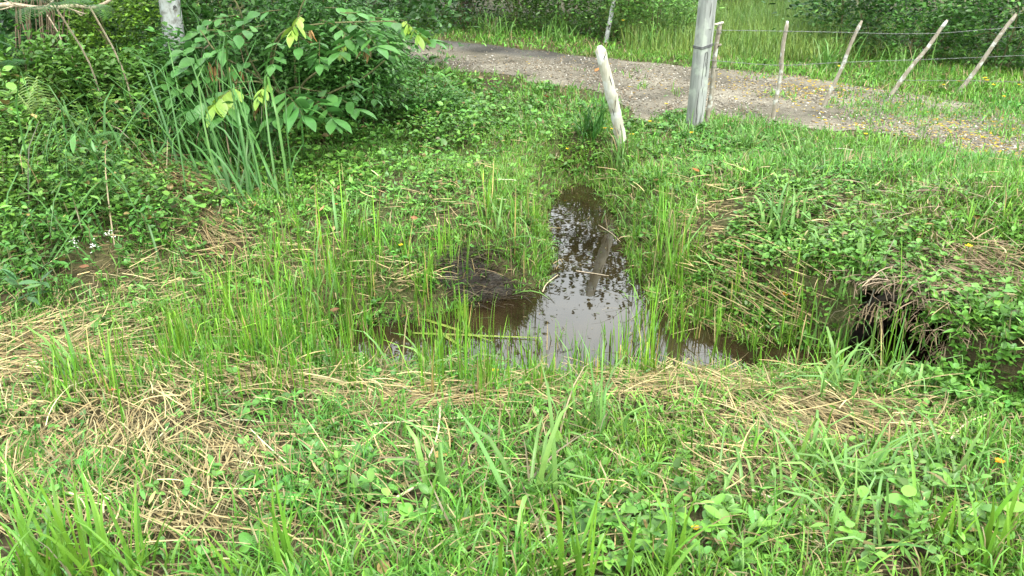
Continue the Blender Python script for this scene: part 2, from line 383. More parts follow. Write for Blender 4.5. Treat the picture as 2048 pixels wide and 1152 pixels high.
# ------------------------------------------------------------------ ground, road, water
def ground():
    nx, ny = len(GX), len(GY)
    V = np.stack([_X.ravel(), _Y.ravel(), GZ.ravel()], 1)
    i, j = np.meshgrid(np.arange(nx - 1), np.arange(ny - 1), indexing='xy')
    a = (j * nx + i).ravel(); F = np.stack([a, a + 1, a + 1 + nx, a + nx], 1)
    c = V[F].mean(1); d = c[:, :2] - HOLE; s = d @ HN; u = d @ HU
    hole = (np.abs(u + .01) < .225 + .03 * (fbm(c[:, 0], c[:, 1], 14, 3) - .5)) & (s > -.17) & (s < .13) & (c[:, 2] > ZW - .12)
    g = Geo(); g.add(V, F[~hole]); g.build('ground', M['ground'], kind='structure')
ground()
def road():
    m = 26; t = np.linspace(0, 1, m)
    X = RN[:, None] * (1 - t)[None, :, None] + RF[:, None] * t[None, :, None]
    edge = (np.abs(t - .5) > .46)
    X = X + (np.stack([fbm(X[..., 0], X[..., 1], 3, 7), fbm(X[..., 0], X[..., 1], 3, 19)], -1) - .5) * .35
    x, y = X[..., 0], X[..., 1]
    px, py = proj(x, y, 0)
    wet = sst(.55, .8, t[None, :] + .25 * (fbm(x, y, 1.4, 3) - .5)) * sst(1330, 1050, px) * sst(680, 830, px)
    wet = np.maximum(wet, .8 * np.exp(-((px - 930) / 40) ** 2 - ((py - 128) / 5) ** 2))
    rut = np.exp(-((t[None, :] - .26) / .10) ** 2) + np.exp(-((t[None, :] - .74) / .10) ** 2); nz = fbm(x, y, 2.5, 29)
    damp = np.clip(.55 * rut * sst(.42, .62, nz) + .35 * sst(.5, .7, fbm(x, y, 5, 37)), 0, .6); wet = np.maximum(wet, damp * .55)
    C = np.stack([1 - .62 * wet, 1 - .60 * wet, 1 - .54 * wet], -1).reshape(-1, 3)
    V = np.stack([x, y, hz(x, y) + .006], -1).reshape(-1, 3); n = len(RN)
    F = [[i * m + j, (i + 1) * m + j, (i + 1) * m + j + 1, i * m + j + 1] for i in range(n - 1) for j in range(m - 1)]
    Geo().add(V, F, C).build('road', M['road'], kind='structure')
road()
def water():
    lo = WP.min(0) - .15; hi = WP.max(0) + .15; hi[0] += .45; hi[1] += .2
    nx, ny = 70, 70
    x, y = np.meshgrid(np.linspace(lo[0], hi[0], nx), np.linspace(lo[1], hi[1], ny), indexing='xy')
    sd = sdist(x, y, WP); V = np.stack([x.ravel(), y.ravel(), np.full(x.size, ZW)], 1)
    F = []
    d = np.stack([x, y], -1) - HOLE
    near = (sd < .14) | ((d @ HN > -.9) & (d @ HN < .1) & (np.abs(d @ HU) < .22))
    for j in range(ny - 1):
        for i in range(nx - 1):
            if near[j:j + 2, i:i + 2].any(): F.append([j * nx + i, j * nx + i + 1, (j + 1) * nx + i + 1, (j + 1) * nx + i])
    Geo().add(V, F).build('water', M['water'], kind='structure')
water()

# ------------------------------------------------------------------ where things grow (ellipses on the photo's ground plan: x, y, half widths, weight)
def zone(px, py, Z, base=0.):
    w = np.full(np.shape(px), float(base))
    for cx, cy, rx, ry, k in Z: w = np.maximum(w, k * np.exp(-(((px - cx) / rx) ** 2 + ((py - cy) / ry) ** 2) ** 1.3))
    return w
STRAW = [(330,1010,230,70,.8),(230,850,330,110,1),(40,720,190,70,1),(470,920,170,110,.8),(560,790,150,60,.7),(850,795,420,42,1),(850,930,220,60,.6),(1330,785,220,36,1),(1650,850,290,60,1),(1500,960,190,55,.6),
         (800,1040,130,70,.8),(1000,1080,160,60,.5),(1490,470,130,80,.9),(1560,590,120,60,1),(1640,420,70,50,.6),(440,480,80,70,1),(370,375,130,40,.7),(620,540,130,60,.7),(800,570,140,50,.8),(860,420,90,50,.45),
         (1900,555,150,55,1),(1960,520,110,30,.8),(500,630,130,60,.6),(300,560,160,70,.55),(150,640,180,60,.6),(1350,650,120,50,.6),(1180,1100,150,60,.5),(1700,1080,260,70,.35),(100,1000,160,80,.6),(1450,410,90,40,.4)]
COVER = [(1150,310,90,50,1),(700,380,260,95,1),(1750,480,260,120,1),(1960,720,120,110,1.),(1700,390,320,60,.7),(250,440,230,100,1),(1000,215,230,70,.9),(890,230,120,90,1),(1500,1060,330,120,.45),(1850,1020,300,140,.6),(560,280,220,90,1),
         (1250,1100,180,80,.9),(680,1000,160,90,.6),(1150,960,260,90,.6),(300,1100,200,60,.5),(100,450,160,120,1),(230,270,330,90,1.2),(60,300,150,120,1.2),(1400,330,220,70,.6),(1850,640,110,60,.8),(1320,250,90,40,.8),(600,900,130,70,.5),(1550,860,200,50,.3),(850,880,120,50,.5)]
REED = [(560,690,160,95,1),(830,700,170,40,.6),(1060,510,38,70,.75),(420,750,140,70,.8),(1130,752,280,18,.7),(1480,725,200,30,.8),(1400,715,230,42,.75),(1700,705,130,55,1),(1330,540,60,90,.7),(650,570,130,80,.6),(960,785,160,30,.5),(780,600,110,40,.6),
        (1250,640,60,50,.4),(1230,350,40,30,.3),(1010,440,40,30,.3),(250,780,160,60,.35),(900,560,60,40,.6),(1500,640,120,50,.5)]

def ring(y0, y1, dens, wf, pad=.8):
    hw = .70 * y1 + pad; n = int(dens * (y1 - y0) * 2 * hw)
    x = U(-hw, hw, n); y = U(y0, y1, n); keep = np.abs(x) < .70 * y + pad
    x, y = x[keep], y[keep]; z = hz(x, y); px, py = proj(x, y, z)
    k = rng.random(len(x)) < wf(x, y, px, py); return x[k], y[k], px[k], py[k]
def roadw(x, y): return sst(-.02, .22, sdist(x, y, RP) + .25 * (fbm(x, y, 2.2, 41) - .5))
def median(px, py):
    """grass strip that runs between the two wheel tracks on the right"""
    return zone(px, py, [(1830,222,110,26,.9),(1960,215,120,30,.9),(2100,250,120,30,.9),(1750,205,70,18,.8),(1880,255,60,12,.5),(2040,270,80,14,.5)])
def dry_ok(x, y, lim=-.04): return sst(lim - .02, lim + .05, sdist(x, y, WP))

# short grass, in tufts
g = Geo()
for y0, y1, d, k, Lr, Wd, prof in ((1.15,2.4,640,9,(.04,.20),.0066,'blade'),(2.4,3.6,640,9,(.04,.17),.0062,'blade3'),(3.6,5.2,620,9,(.03,.13),.0062,'blade3'),(5.2,7.6,500,10,(.03,.11),.0072,'blade3'),(7.6,11,190,9,(.05,.14),.010,'blade3'),(11,16,80,8,(.05,.15),.014,'blade3')):
    def wf(x, y, px, py):
        cov = zone(px, py, COVER); st = zone(px, py, STRAW)
        w = (1. - .50 * np.clip(cov, 0, 1) - .92 * st) * (-.25 + 2.1 * fbm(x, y, 3.6, 61))
        dark = zone(px, py, [(970,565,60,40,1),(1900,560,130,40,.7)])
        return np.clip(w, 0.11, 1) * np.maximum(np.maximum(roadw(x, y), median(px, py)), .30 * sst(.58, .75, fbm(x, y, 2.8, 47))) * dry_ok(x, y) * (1 - .9 * dark)
    x, y, px, py = ring(y0, y1, d, wf)
    n = len(x); lush = .6 + .9 * fbm(x, y, 1.3, 71)
    lush = lush + .35 * zone(px, py, [(1750,340,380,70,1.3),(1500,300,200,60,1.2),(2000,400,220,90,1.2),(1380,420,120,70,.9),(1250,380,80,60,.8),(950,300,200,80,.3)])
    x = np.repeat(x, k); y = np.repeat(y, k); lush = np.repeat(lush, k)
    hue = np.repeat(rng.normal(0, .10, n), k); br = np.repeat(np.exp(rng.normal(0, .16, n)), k)
    n = len(x); sp = .012 + .006 * y; x = x + rng.normal(0, 1, n) * sp; y = y + rng.normal(0, 1, n) * sp
    C = tint(n, (.124, .292, .036), .28, .09, x, y) * br[:, None]; C[:, 0] *= 1 + hue; C = np.clip(C, .004, .8)
    dead = rng.random(n) < .12; C[dead] = tint(dead.sum(), (.33, .26, .13), .2, .05)
    P = np.stack([x, y, hz(x, y) - .008], 1)
    g.add(*strips(P, U(0, 2 * PI, n), np.abs(rng.normal(.35 + .2 * (y0 > 2), .38, n)), U(*Lr, n) * lush, Wd * U(.7, 1.3, n), prof, np.abs(rng.normal(.85, .6, n)), roll=rng.normal(0, .4, n), side=rng.normal(0, .3, n), col=C))
for y0, y1, d in ((2.7, 4.2, 900), (4.2, 7.2, 700)):
    def wf(x, y, px, py):
        sd = sdist(x, y, WP); return np.where((sd > -.03) & (sd < .34), .35 + .6 * fbm(x, y, 5, 67), 0) * (1 - .95 * zone(px, py, [(970,565,60,40,1)])) * ((np.hypot(x - HOLE[0], y - HOLE[1]) > .32))
    x, y, px, py = ring(y0, y1, d, wf, .1); k = 7; x = np.repeat(x, k); y = np.repeat(y, k); n = len(x); x = x + rng.normal(0, .02, n); y = y + rng.normal(0, .02, n)
    C = tint(n, (.130, .285, .030), .25, .09, x, y); dead = rng.random(n) < .16; C[dead] = tint(dead.sum(), (.30, .23, .11), .3, .05)
    g.add(*strips(np.stack([x, y, np.maximum(hz(x, y), ZW) - .01], 1), U(0, 6.28, n), np.abs(rng.normal(.6, .4, n)), U(.03, .12, n), U(.003, .006, n) * (.7 + .08 * y), 'blade3', np.abs(rng.normal(.8, .6, n)), col=C))
g.build('short_grass', M['blade'], kind='stuff')

# tall upright rice-like grass along and in the water
g = Geo()
def wf(x, y, px, py):
    sd = sdist(x, y, WP)
    opn = zone(px, py, [(1150,660,140,80,1),(1000,660,110,40,.7),(1170,640,90,90,1),(1160,500,60,100,1),(1040,650,90,45,1),(1130,700,70,40,.8),(1080,640,120,40,1)])
    return np.clip(zone(px, py, REED) * (.25 + 1.3 * fbm(x, y, 3.5, 15) ** 1.2), 0, 1) * (1 - .97 * np.clip(opn * 1.4, 0, 1)) * np.where(sd < -.02, .75, 1)
for y0, y1, d in ((2.3, 3.3, 480), (3.3, 4.6, 360), (4.6, 7, 110)):
    x, y, px, py = ring(y0, y1, d, wf, .3); n = len(x); k = 6
    tall = np.repeat(U(.18, .42, n) * (.75 + .5 * fbm(x, y, 2, 5)) * (1 - .55 * zone(px, py, [(1130,750,130,50,1)])), k); br = np.repeat(np.exp(rng.normal(0, .15, n)), k)
    x = np.repeat(x, k); y = np.repeat(y, k); n = len(x)
    x = x + rng.normal(0, .018, n); y = y + rng.normal(0, .018, n)
    C = tint(n, (.148, .325, .028), .30, .10) * br[:, None]; old = rng.random(n) < .12; C[old] = tint(old.sum(), (.36, .29, .12), .3)
    P = np.stack([x, y, np.maximum(hz(x, y), ZW - .03) - .01], 1)
    g.add(*strips(P, U(0, 2 * PI, n), np.abs(rng.normal(.13, .14, n)), tall * U(.35, 1.15, n), U(.0038, .0078, n) * (.85 + .05 * y), 'blade', np.where(rng.random(n) < .18, U(.6, 2.2, n), np.abs(rng.normal(.12, .18, n))), col=C))
g.build('tall_water_grass', M['blade'], kind='stuff')

# loose straw lying over everything
g = Geo()
for y0, y1, d in ((1.15, 2.4, 4300), (2.4, 3.6, 3700), (3.6, 5.2, 1900), (5.2, 7.4, 450)):
    wf = lambda x, y, px, py: np.clip(zone(px, py, STRAW, .06) * (-.35 + 2.4 * fbm(x, y, 3.2, 77)), 0, 1) * np.maximum(roadw(x, y), .02) * dry_ok(x, y, -.05)
    x, y, px, py = ring(y0, y1, d, wf); n = len(x)
    flow = (fbm(x, y, .8, 55) - .5) * 5 + rng.normal(0, .55, n) + np.where(rng.random(n) < .5, PI, 0)
    z = hz(x, y) + np.abs(rng.normal(.0, .032, n)) + .004
    grey = zone(px, py, [(1900,550,170,60,1)])
    C = tint(n, (.36, .288, .145), .42, .05); C = C * (1 - grey[:, None]) + tint(n, (.24, .175, .115), .35, .04) * grey[:, None]
    tl = np.clip(rng.normal(1.50, .16, n), .7, 1.7)
    g.add(*strips(np.stack([x, y, np.maximum(z, ZW + .004)], 1), flow, tl, U(.04, .24, n) * np.where(y > 3.4, .75, 1), U(.0018, .0054, n) * (.85 + .04 * y), 'stalk' if y0 < 3 else 'stick', U(-.1, .3, n), roll=U(-1.2, 1.2, n), side=rng.normal(0, .5, n), col=C))
n = 26000; x = U(-4.5, 4.5, n); y = U(1.15, 6.2, n); k = (rng.random(n) < dry_ok(x, y, -.02) * np.clip(1.6 - .22 * y, .2, 1)) & (np.abs(x) < .7 * y + .6); x, y = x[k], y[k]; n = len(x)
g.add(*strips(np.stack([x, y, hz(x, y) + np.abs(rng.normal(0, .008, n)) + .002], 1), U(0, 6.28, n), np.clip(rng.normal(1.5, .2, n), .8, 1.7), U(.015, .06, n), U(.002, .006, n), 'stick', 0, roll=U(-1, 1, n), side=rng.normal(0, .5, n), col=tint(n, (.16, .115, .065), .5, .06)))
# a bundle of flattened dry stalks on the left bank, and sheaves fallen over the right bank
for (a, b, n, sp, wd) in (((285,330),(450,410),260,.05,.005),((255,300),(470,425),120,.08,.004),((380,420),(480,560),120,.09,.004),((1330,520),(1520,690),90,.09,.005),((1430,470),(1600,640),80,.09,.005),((1250,770),(1900,830),110,.05,.005),((600,850),(1150,790),70,.05,.004),((0,690),(300,740),90,.06,.005),((1480,560),(1640,660),70,.07,.005)):
    A, B = at(*a), at(*b); t = rng.random(n); v = B - A; Lb = np.linalg.norm(v[:2]); az = math.atan2(v[1], v[0])
    x = A[0] + v[0] * t * .7 + rng.normal(0, sp, n); y = A[1] + v[1] * t * .7 + rng.normal(0, sp, n)
    z = np.maximum(hz(x, y), ZW) + .01 + np.abs(rng.normal(0, .03, n))
    g.add(*strips(np.stack([x, y, z], 1), az + rng.normal(0, .16, n), np.clip(rng.normal(1.5, .07, n), 1.2, 1.6), np.minimum(Lb * U(.25, .5, n), U(.15, .42, n)), U(.5, 1.1, n) * wd, 'stick', U(0, .15, n), roll=U(-1, 1, n), side=rng.normal(0, .12, n), col=tint(n, (.31, .235, .115), .38, .06)))
n = 900; u_ = rng.normal(-.05, .42, n); s_ = U(-1.0, .06, n); x = HOLE[0] + HN[0] * s_ + HU[0] * u_; y = HOLE[1] + HN[1] * s_ + HU[1] * u_
k = (hz(x, y) > -.02); x, y = x[k], y[k]; n = len(x)
g.add(*strips(np.stack([x, y, hz(x, y) + np.abs(rng.normal(0, .02, n)) + .006], 1), U(0, 6.28, n), np.clip(rng.normal(1.5, .14, n), .9, 1.7), U(.06, .2, n), U(.002, .005, n), 'stick', U(0, .6, n), roll=U(-1, 1, n), side=rng.normal(0, .5, n), col=tint(n, (.27, .20, .135), .35, .04)))
g.build('loose_straw', M['straw'], kind='stuff')

# low leafy ground cover
g = Geo(); gs = Geo()
for y0, y1, d, ls in ((1.15, 2.4, 620, .8), (2.4, 3.6, 800, .72), (3.6, 5.2, 980, .70), (5.2, 7.6, 640, .85), (7.6, 11, 70, 1.4), (11, 14.5, 30, 2)):
    def wf(x, y, px, py):
        return (1 - .75 * zone(px, py, [(400,430,80,90,1),(440,500,90,60,.8)])) * np.clip(zone(px, py, COVER, .2) * (-.35 + 2.3 * fbm(x, y, 3.1, 91)), 0, 1) * roadw(x, y) * dry_ok(x, y, -.03) * (1 - .85 * zone(px, py, [(1900,555,120,35,1),(970,565,60,40,1)]))
    x, y, px, py = ring(y0, y1, d, wf); n = len(x)
    tallz = zone(px, py, [(230,250,330,80,1.6),(40,280,140,120,1.4),(120,400,230,130,1),(330,420,160,80,.7),(880,230,130,90,.8),(1960,720,140,120,.6),(560,260,250,80,.8),(1700,1060,450,110,.45),(1300,1100,180,60,.4),(1750,540,130,70,.5)])
    H = (.015 + U(0, .05, n)) + tallz * U(.02, .28, n)
    kind = rng.random(n) * .7 + .15 + 1.1 * (fbm(x, y, 1.7, 3) - .5) + .1 * (y < 2.4)
    k = 7
    idx = np.repeat(np.arange(n), k); m = len(idx)
    z0 = hz(x, y); hh = H[idx] * U(.45, 1.05, m)
    xx = x[idx] + rng.normal(0, .010, m); yy = y[idx] + rng.normal(0, .010, m)
    P = np.stack([xx, yy, z0[idx] + hh], 1)
    big = np.repeat(np.clip(np.exp(rng.normal(0, .35, n)), .4, 1.55), k); br = np.repeat(np.exp(rng.normal(0, .18, n)), k)
    C = tint(m, (.105, .258, .036), .28, .09, xx, yy) * br[:, None]; old = rng.random(m) < .05; lf = zone(px, py, [(150,330,330,170,1)])[idx]; C[:, 0] *= 1 + .28 * lf; C[old] = tint(old.sum(), (.22, .17, .06), .35, .1)
    L = .034 * ls * big * U(.7, 1.3, m) * (1 + .5 * tallz[idx])
    az = np.repeat(U(0, 2 * PI, n), k) + np.tile(np.arange(k) * 2.4, n) + rng.normal(0, .3, m); tl = np.clip(rng.normal(1.15, .28, m), .3, 1.75)
    for lo, hi, pf, asp in ((-9, .45, 'oval', .62), (.45, .75, 'lance', .33), (.75, 9, 'round', .8)):
        s = (kind[idx] >= lo) & (kind[idx] < hi)
        if y0 > 5: pf = 'leaf3'
        g.add(*strips(P[s], az[s], tl[s], L[s] * (1.35 if pf == 'lance' else 1), L[s] * asp, pf, U(.1, .8, s.sum()), roll=rng.normal(0, .3, s.sum()), fold=U(.05, .22, s.sum()), col=C[s]))
    s = np.nonzero(H > .06)[0]
    if len(s): gs.add(*strips(np.stack([x[s], y[s], z0[s] - .01], 1), U(0, 6.28, len(s)), np.abs(rng.normal(0, .12, len(s))), H[s], .004, 'blade3', 0, col=tint(len(s), (.10, .16, .04), .2)))
n = 1700; u_ = U(-1.1, 1.1, n); s_ = U(-.35, .22, n); x = HOLE[0] + HN[0] * s_ + HU[0] * u_; y = HOLE[1] + HN[1] * s_ + HU[1] * u_
k = (np.abs(u_) > .20) | (s_ < -.11) | (hz(x, y) > .03); k &= hz(x, y) > ZW + .02; x, y = x[k], y[k]; n = len(x); m = 7; idx = np.repeat(np.arange(n), m)
P = np.stack([x[idx] + rng.normal(0, .012, n * m), y[idx] + rng.normal(0, .012, n * m), hz(x, y)[idx] + U(.005, .06, n * m)], 1); L = .030 * U(.6, 1.3, n * m)
g.add(*strips(P, U(0, 6.28, n * m), np.clip(rng.normal(1.15, .3, n * m), .3, 1.8), L, L * .6, 'oval', U(.1, .8, n * m), roll=rng.normal(0, .3, n * m), fold=U(.05, .2, n * m), col=tint(n * m, (.115, .265, .04), .2, .08)))
g.add(np.concatenate(gs.V), np.concatenate(gs.F), np.concatenate(gs.C))
g.build('leafy_ground_cover', M['leaf'], kind='stuff')

# tall pale grass in the field beyond the road
g = Geo()
n = 75000; x = U(1.6, 7.5, n); y = U(10.2, 16.5, n); px, py = proj(x, y, hz(x, y) + .3)
w = zone(px, py, [(1540,75,140,80,1),(1460,60,90,60,.7),(1620,110,80,50,.7),(1350,75,120,60,.35),(1300,30,200,50,.3)])
k = (rng.random(n) < w) & (sdist(x, y, RP) > .55); x, y = x[k], y[k]; n = len(x)
g.add(*strips(np.stack([x, y, hz(x, y)], 1), U(0, 6.28, n), np.abs(rng.normal(.25, .2, n)), U(.10, .38, n) * sst(.4, 1.6, sdist(x, y, RP)) + .10, U(.006, .011, n), 'blade3', np.abs(rng.normal(.5, .45, n)), col=tint(n, (.20, .31, .065), .22, .10, x, y)))
g.build('tall_field_grass', M['blade'], kind='stuff')

# gravel, and fallen yellow petals on the right half of the road
def stones(name, n, sz, cols, wf, kind='stuff', mat='stone', sq=.55):
    i = rng.integers(0, 159, n); t = rng.random(n); f = rng.random(n)
    A = RN[i] * (1 - f)[:, None] + RN[i + 1] * f[:, None]; B = RF[i] * (1 - f)[:, None] + RF[i + 1] * f[:, None]
    p = A * (1 - t)[:, None] + B * t[:, None]; px, py = proj(p[:, 0], p[:, 1], 0)
    k = (rng.random(n) < wf(px, py, p)) & (px > 700) & (px < 2350); p = p[k]; n = len(p)
    s = sz[0] + (sz[1] - sz[0]) * rng.random(n) ** 3
    base = np.array([[1,0,0],[0,1,0],[-1,0,0],[0,-1,0],[0,0,1],[0,0,-1.]])
    a = U(0, 6.28, n); ca, sa = np.cos(a), np.sin(a)
    V = base[None] * (s[:, None, None] * U(.6, 1.3, (n, 6, 1))); V = V * np.array([1, .75, sq])
    V = np.stack([V[..., 0] * ca[:, None] - V[..., 1] * sa[:, None], V[..., 0] * sa[:, None] + V[..., 1] * ca[:, None], V[..., 2]], -1)
    V = V + np.concatenate([p, (hz(p[:, 0], p[:, 1]) + .006 + s * sq * .4)[:, None]], 1)[:, None]
    fb = np.array([[0,1,4],[1,2,4],[2,3,4],[3,0,4],[1,0,5],[2,1,5],[3,2,5],[0,3,5]])
    F = (np.arange(n)[:, None, None] * 6 + fb[None]).reshape(-1, 3)
    C = cols[rng.integers(0, len(cols), n)] * np.exp(rng.normal(0, .2, n))[:, None]
    Geo().add(V.reshape(-1, 3), F, np.repeat(np.clip(C, 0, .85), 6, 0)).build(name, M[mat], kind=kind, smooth=False)
stones('gravel', 64000, (.004, .019), np.array([[.25,.225,.18],[.19,.168,.13],[.31,.28,.22],[.47,.44,.38],[.11,.095,.07],[.27,.20,.13],[.22,.188,.14],[.13,.11,.08],[.26,.225,.165],[.19,.16,.115]]), lambda px, py, p: (1.9 * fbm(p[:, 0], p[:, 1], 1.8, 8) - .45) * (1 - .8 * median(px, py)) * (1 - .92 * sst(1330, 1100, px) * sst(135, 112, py)))
stones('fallen_yellow_petals', 15000, (.014, .030), np.array([[.62,.42,.03],[.68,.50,.06],[.55,.35,.04]]), lambda px, py, p: zone(px, py, [(1640,180,130,30,.8),(1500,165,90,25,.3),(1850,270,250,50,.5),(2000,290,150,60,.7),(1810,212,60,12,.6),(2020,250,100,40,.5),(1250,150,250,40,.03)]), mat='petal', sq=.15)

# floating bits on the water
g = Geo(); n = 5000
x = U(-.9, 1.8, n); y = U(3.1, 6, n); px, py = proj(x, y, ZW)
k = (sdist(x, y, WP) < .0) & (rng.random(n) < .05 + .5 * fbm(x, y, 5, 4) ** 3 + zone(px, py, [(1180,560,110,140,.22),(1150,420,60,50,.35)]) + .5 * sst(-.10, -.01, sdist(x, y, WP))); x, y = x[k], y[k]; n = len(x)
cc = np.array([[.10,.16,.03],[.07,.08,.03],[.22,.18,.09],[.04,.035,.02]])[rng.integers(0, 4, n)]
g.add(*strips(np.stack([x, y, np.full(n, ZW + .003)], 1), U(0, 6.28, n), 1.57, U(.004, .02, n) * np.where(rng.random(n) < .12, 4.5, 1), U(.002, .005, n), 'stick', 0, col=cc))
g.build('floating_debris', M['dry'], kind='stuff')

# ------------------------------------------------------------------ pole, leaning post, stakes, wires
def pole():
    b = at(1388, 256); t = thing('wooden_pole', b, 'thick square grey weathered pole running out of the top of the photo', 'pole')
    H = 3.3; n = 34; prof = []
    zz = np.linspace(-.25, H, n); V = []
    ang = math.radians(28)
    hw = .055 - .003 * (zz / H)
    ring8 = np.array([[1,.9],[.9,1],[-.9,1],[-1,.9],[-1,-.9],[-.9,-1],[.9,-1],[1,-.9]])
    P = []
    for z, w in zip(zz, hw):
        c, s = math.cos(ang), math.sin(ang)
        q = ring8 * w * (1 + rng.normal(0, .012, (8, 1)))
        P.append(np.stack([b[0] + q[:, 0] * c - q[:, 1] * s + .012 * (z), b[1] + q[:, 0] * s + q[:, 1] * c, np.full(8, b[2] + z)], 1))
    V = np.concatenate(P); F = [[i * 8 + j, i * 8 + (j + 1) % 8, (i + 1) * 8 + (j + 1) % 8, (i + 1) * 8 + j] for i in range(n - 1) for j in range(8)]
    F += [[(n - 1) * 8 + a for a in (0, 1, 2, 3)], [(n - 1) * 8 + a for a in (0, 3, 4, 7)], [(n - 1) * 8 + a for a in (4, 5, 6, 7)]]
    Geo().add(V, F).build('shaft', M['pole'], t, smooth=False)
    def loop(z, r):
        w = (.055 - .003 * (z / H)) * 1.02 + r
        c, s = math.cos(ang), math.sin(ang); q = np.concatenate([ring8, ring8[:1]]) * w
        return np.stack([b[0] + q[:, 0] * c - q[:, 1] * s + .012 * z, b[1] + q[:, 0] * s + q[:, 1] * c, b[2] + z + .012 * q[:, 0] / w], 1)
    g = Geo()
    for z in (.675, .687): addtube(g, loop(z, .003), .0042, 5, False)
    g.build('wire_loop', M['bracket'], t)
    # the arched notch and the long cracks on the face turned to the right of the camera
    c, s = math.cos(ang), math.sin(ang)
    def face(u, z):                               # on the face whose normal is the ring's -y side
        w = .055 - .003 * (z / H); q = (u * w, -(w + .001)); return [b[0] + q[0] * c - q[1] * s + .012 * z, b[1] + q[0] * s + q[1] * c, b[2] + z]
    g = Geo()
    addtube(g, [face(-.34, .42), face(-.33, .53), face(-.30, .60), face(-.18, .63), face(.12, .635), face(.25, .61), face(.29, .56), face(.31, .44)], .0022, 5)
    g.build('notch', M['slit'], t)
    g = Geo()
    for u, z0, z1, r in ((-.36,.34,.44,.0018),(.02,.52,.56,.0016),(.0,.28,.36,.0018),(-.72,.04,.34,.004),(-.5,.02,.20,.0026),(.55,.7,.92,.002),(-.1,.90,1.02,.0026),(.1,.02,.14,.002),(.4,.05,.3,.002),(.3,1.2,1.5,.002)):
        m = 7; zz = np.linspace(z0, z1, m); g = Geo(); addtube(g, [face(u + rng.normal(0, .03), z) for z in zz], np.array([.2, .7, 1, 1, .9, .6, .15]) * r, 5); g.build('crack', M['slit'], t)
pole()
def log_post():
    b = at(1243, 288); top = on_y(1201, 92, b[1] - .12); t = thing('leaning_post', b, 'thick pale debarked log post leaning left at the head of the ditch', 'post')
    n = 26; tt = np.linspace(-.12, 1, n)[:, None]; P = b + (top - b) * tt
    P[:, 0] += .007 * np.sin(tt[:, 0] * 5.2) ; P[:, 1] += .012 * np.sin(tt[:, 0] * 7)
    R = np.interp(tt[:, 0], [-.12, .05, .3, .46, .52, .58, .8, .93, .975, 1], [.048, .045, .041, .041, .047, .042, .039, .041, .036, .018])
    g = Geo(); addtube(g, P, R, 18, True, .05); g.build('trunk', M['log'], t)
    # dark knot hollow near the top, on the side facing the camera
    g = Geo(); c = b + (top - b) * .905 + np.array([.008, -.040, -.004]); a = np.linspace(0, 2 * PI, 11)[:-1]
    V = [c + np.array([0, -.004, 0])]; V += [c + np.array([.022 * math.cos(q), .012 * abs(math.cos(q)), .020 * math.sin(q)]) for q in a]
    addtube(g, [c + np.array([.012, .006, .026]), c + np.array([.004, .001, .006]), c + np.array([-.002, .001, -.010]), c + np.array([.002, .004, -.024])], [.001, .0035, .003, .001], 6)
    g.build('knot', M['slit'], t)
    g = Geo()
    for (f0, f1, dx) in ((.08, .22, .015), (.3, .42, -.02), (.62, .72, .02), (.12, .17, -.012)):
        m = 6; ff = np.linspace(f0, f1, m); g = Geo()
        addtube(g, [b + (top - b) * q + np.array([dx + .007 * math.sin(q * 5.2), -math.sqrt(.042 ** 2 - dx ** 2) - .001 + .012 * math.sin(q * 7), 0]) for q in ff], [.001, .0025, .003, .003, .002, .001], 5); g.build('crack', M['slit'], t)
log_post()
STK = [((1412,250),(1441,44),.021,0,'knobbly brown stake standing close against the thick grey pole'),
       ((1546,238),(1575,42),.0185,.02,'nearly upright lichen-white stake, first one right of the pole'),
       ((1646,214),(1724,41),.0175,.03,'thin brown fence stake leaning right between the white stake and the steeper ones'),
       ((1780,192),(1895,40),.0195,.03,'second rightmost fence stake, steeply leaning and spotted with lichen'),
       ((1918,184),(2033,28),.021,.05,'rightmost fence stake, leaning hardest and blotched white')]
TOPS = []
for i, (pb, pt, r, dy, lab) in enumerate(STK):
    b = at(*pb); top = on_y(*pt, b[1] - dy); TOPS.append((b, top))
    t = thing('fence_stake', b, lab, 'fence stake', 'stakes of the wire fence')
    n = 20; tt = np.linspace(-.1, 1, n)[:, None]; P = b + (top - b) * tt
    P[:, 0] += .012 * np.sin(tt[:, 0] * U(4, 8) + U(0, 6)) * np.sin(tt[:, 0] * PI).clip(0); P[:, 2] += 0
    R = r * np.interp(tt[:, 0], [-.1, .3, .8, .97, 1], [1.05, 1, .92, .9, .55])
    g = Geo(); addtube(g, P, R, 11, True, .06); g.build('pole', M['stake'], t)
    if i == 0:
        c = b + (top - b) * .985; g = Geo(); addtube(g, bez([c + np.array([.02, -.01, .01]), c + np.array([-.04, -.028, -.002]), c + np.array([-.085, -.03, -.006])], 8), [.011, .010, .010, .010, .009, .009, .008, .006], 7, True, .08)
        g.build('crosspiece', M['cutwood'], t)
        for f in (.55, .78):
            c = P[int(f * n)]; g = Geo(); addtube(g, [c, c + np.array([.03, -.02, .02]), c + np.array([.036, -.024, .026])], [.014, .010, .003], 6); g.build('knot', M['stake'], t)
    # wire staples where the strands cross
    g = Geo()
    for f in ((.9, .58) if i < 3 else (.92, .62, .22)):
        c = b + (top - b) * f; a = np.linspace(0, 2 * PI, 10); g = Geo()
        addtube(g, np.stack([c[0] + (r + .002) * np.cos(a), c[1] + (r + .002) * np.sin(a), np.full(10, c[2])], 1), .0022, 4, False); g.build('wire_tie', M['wire'], t)
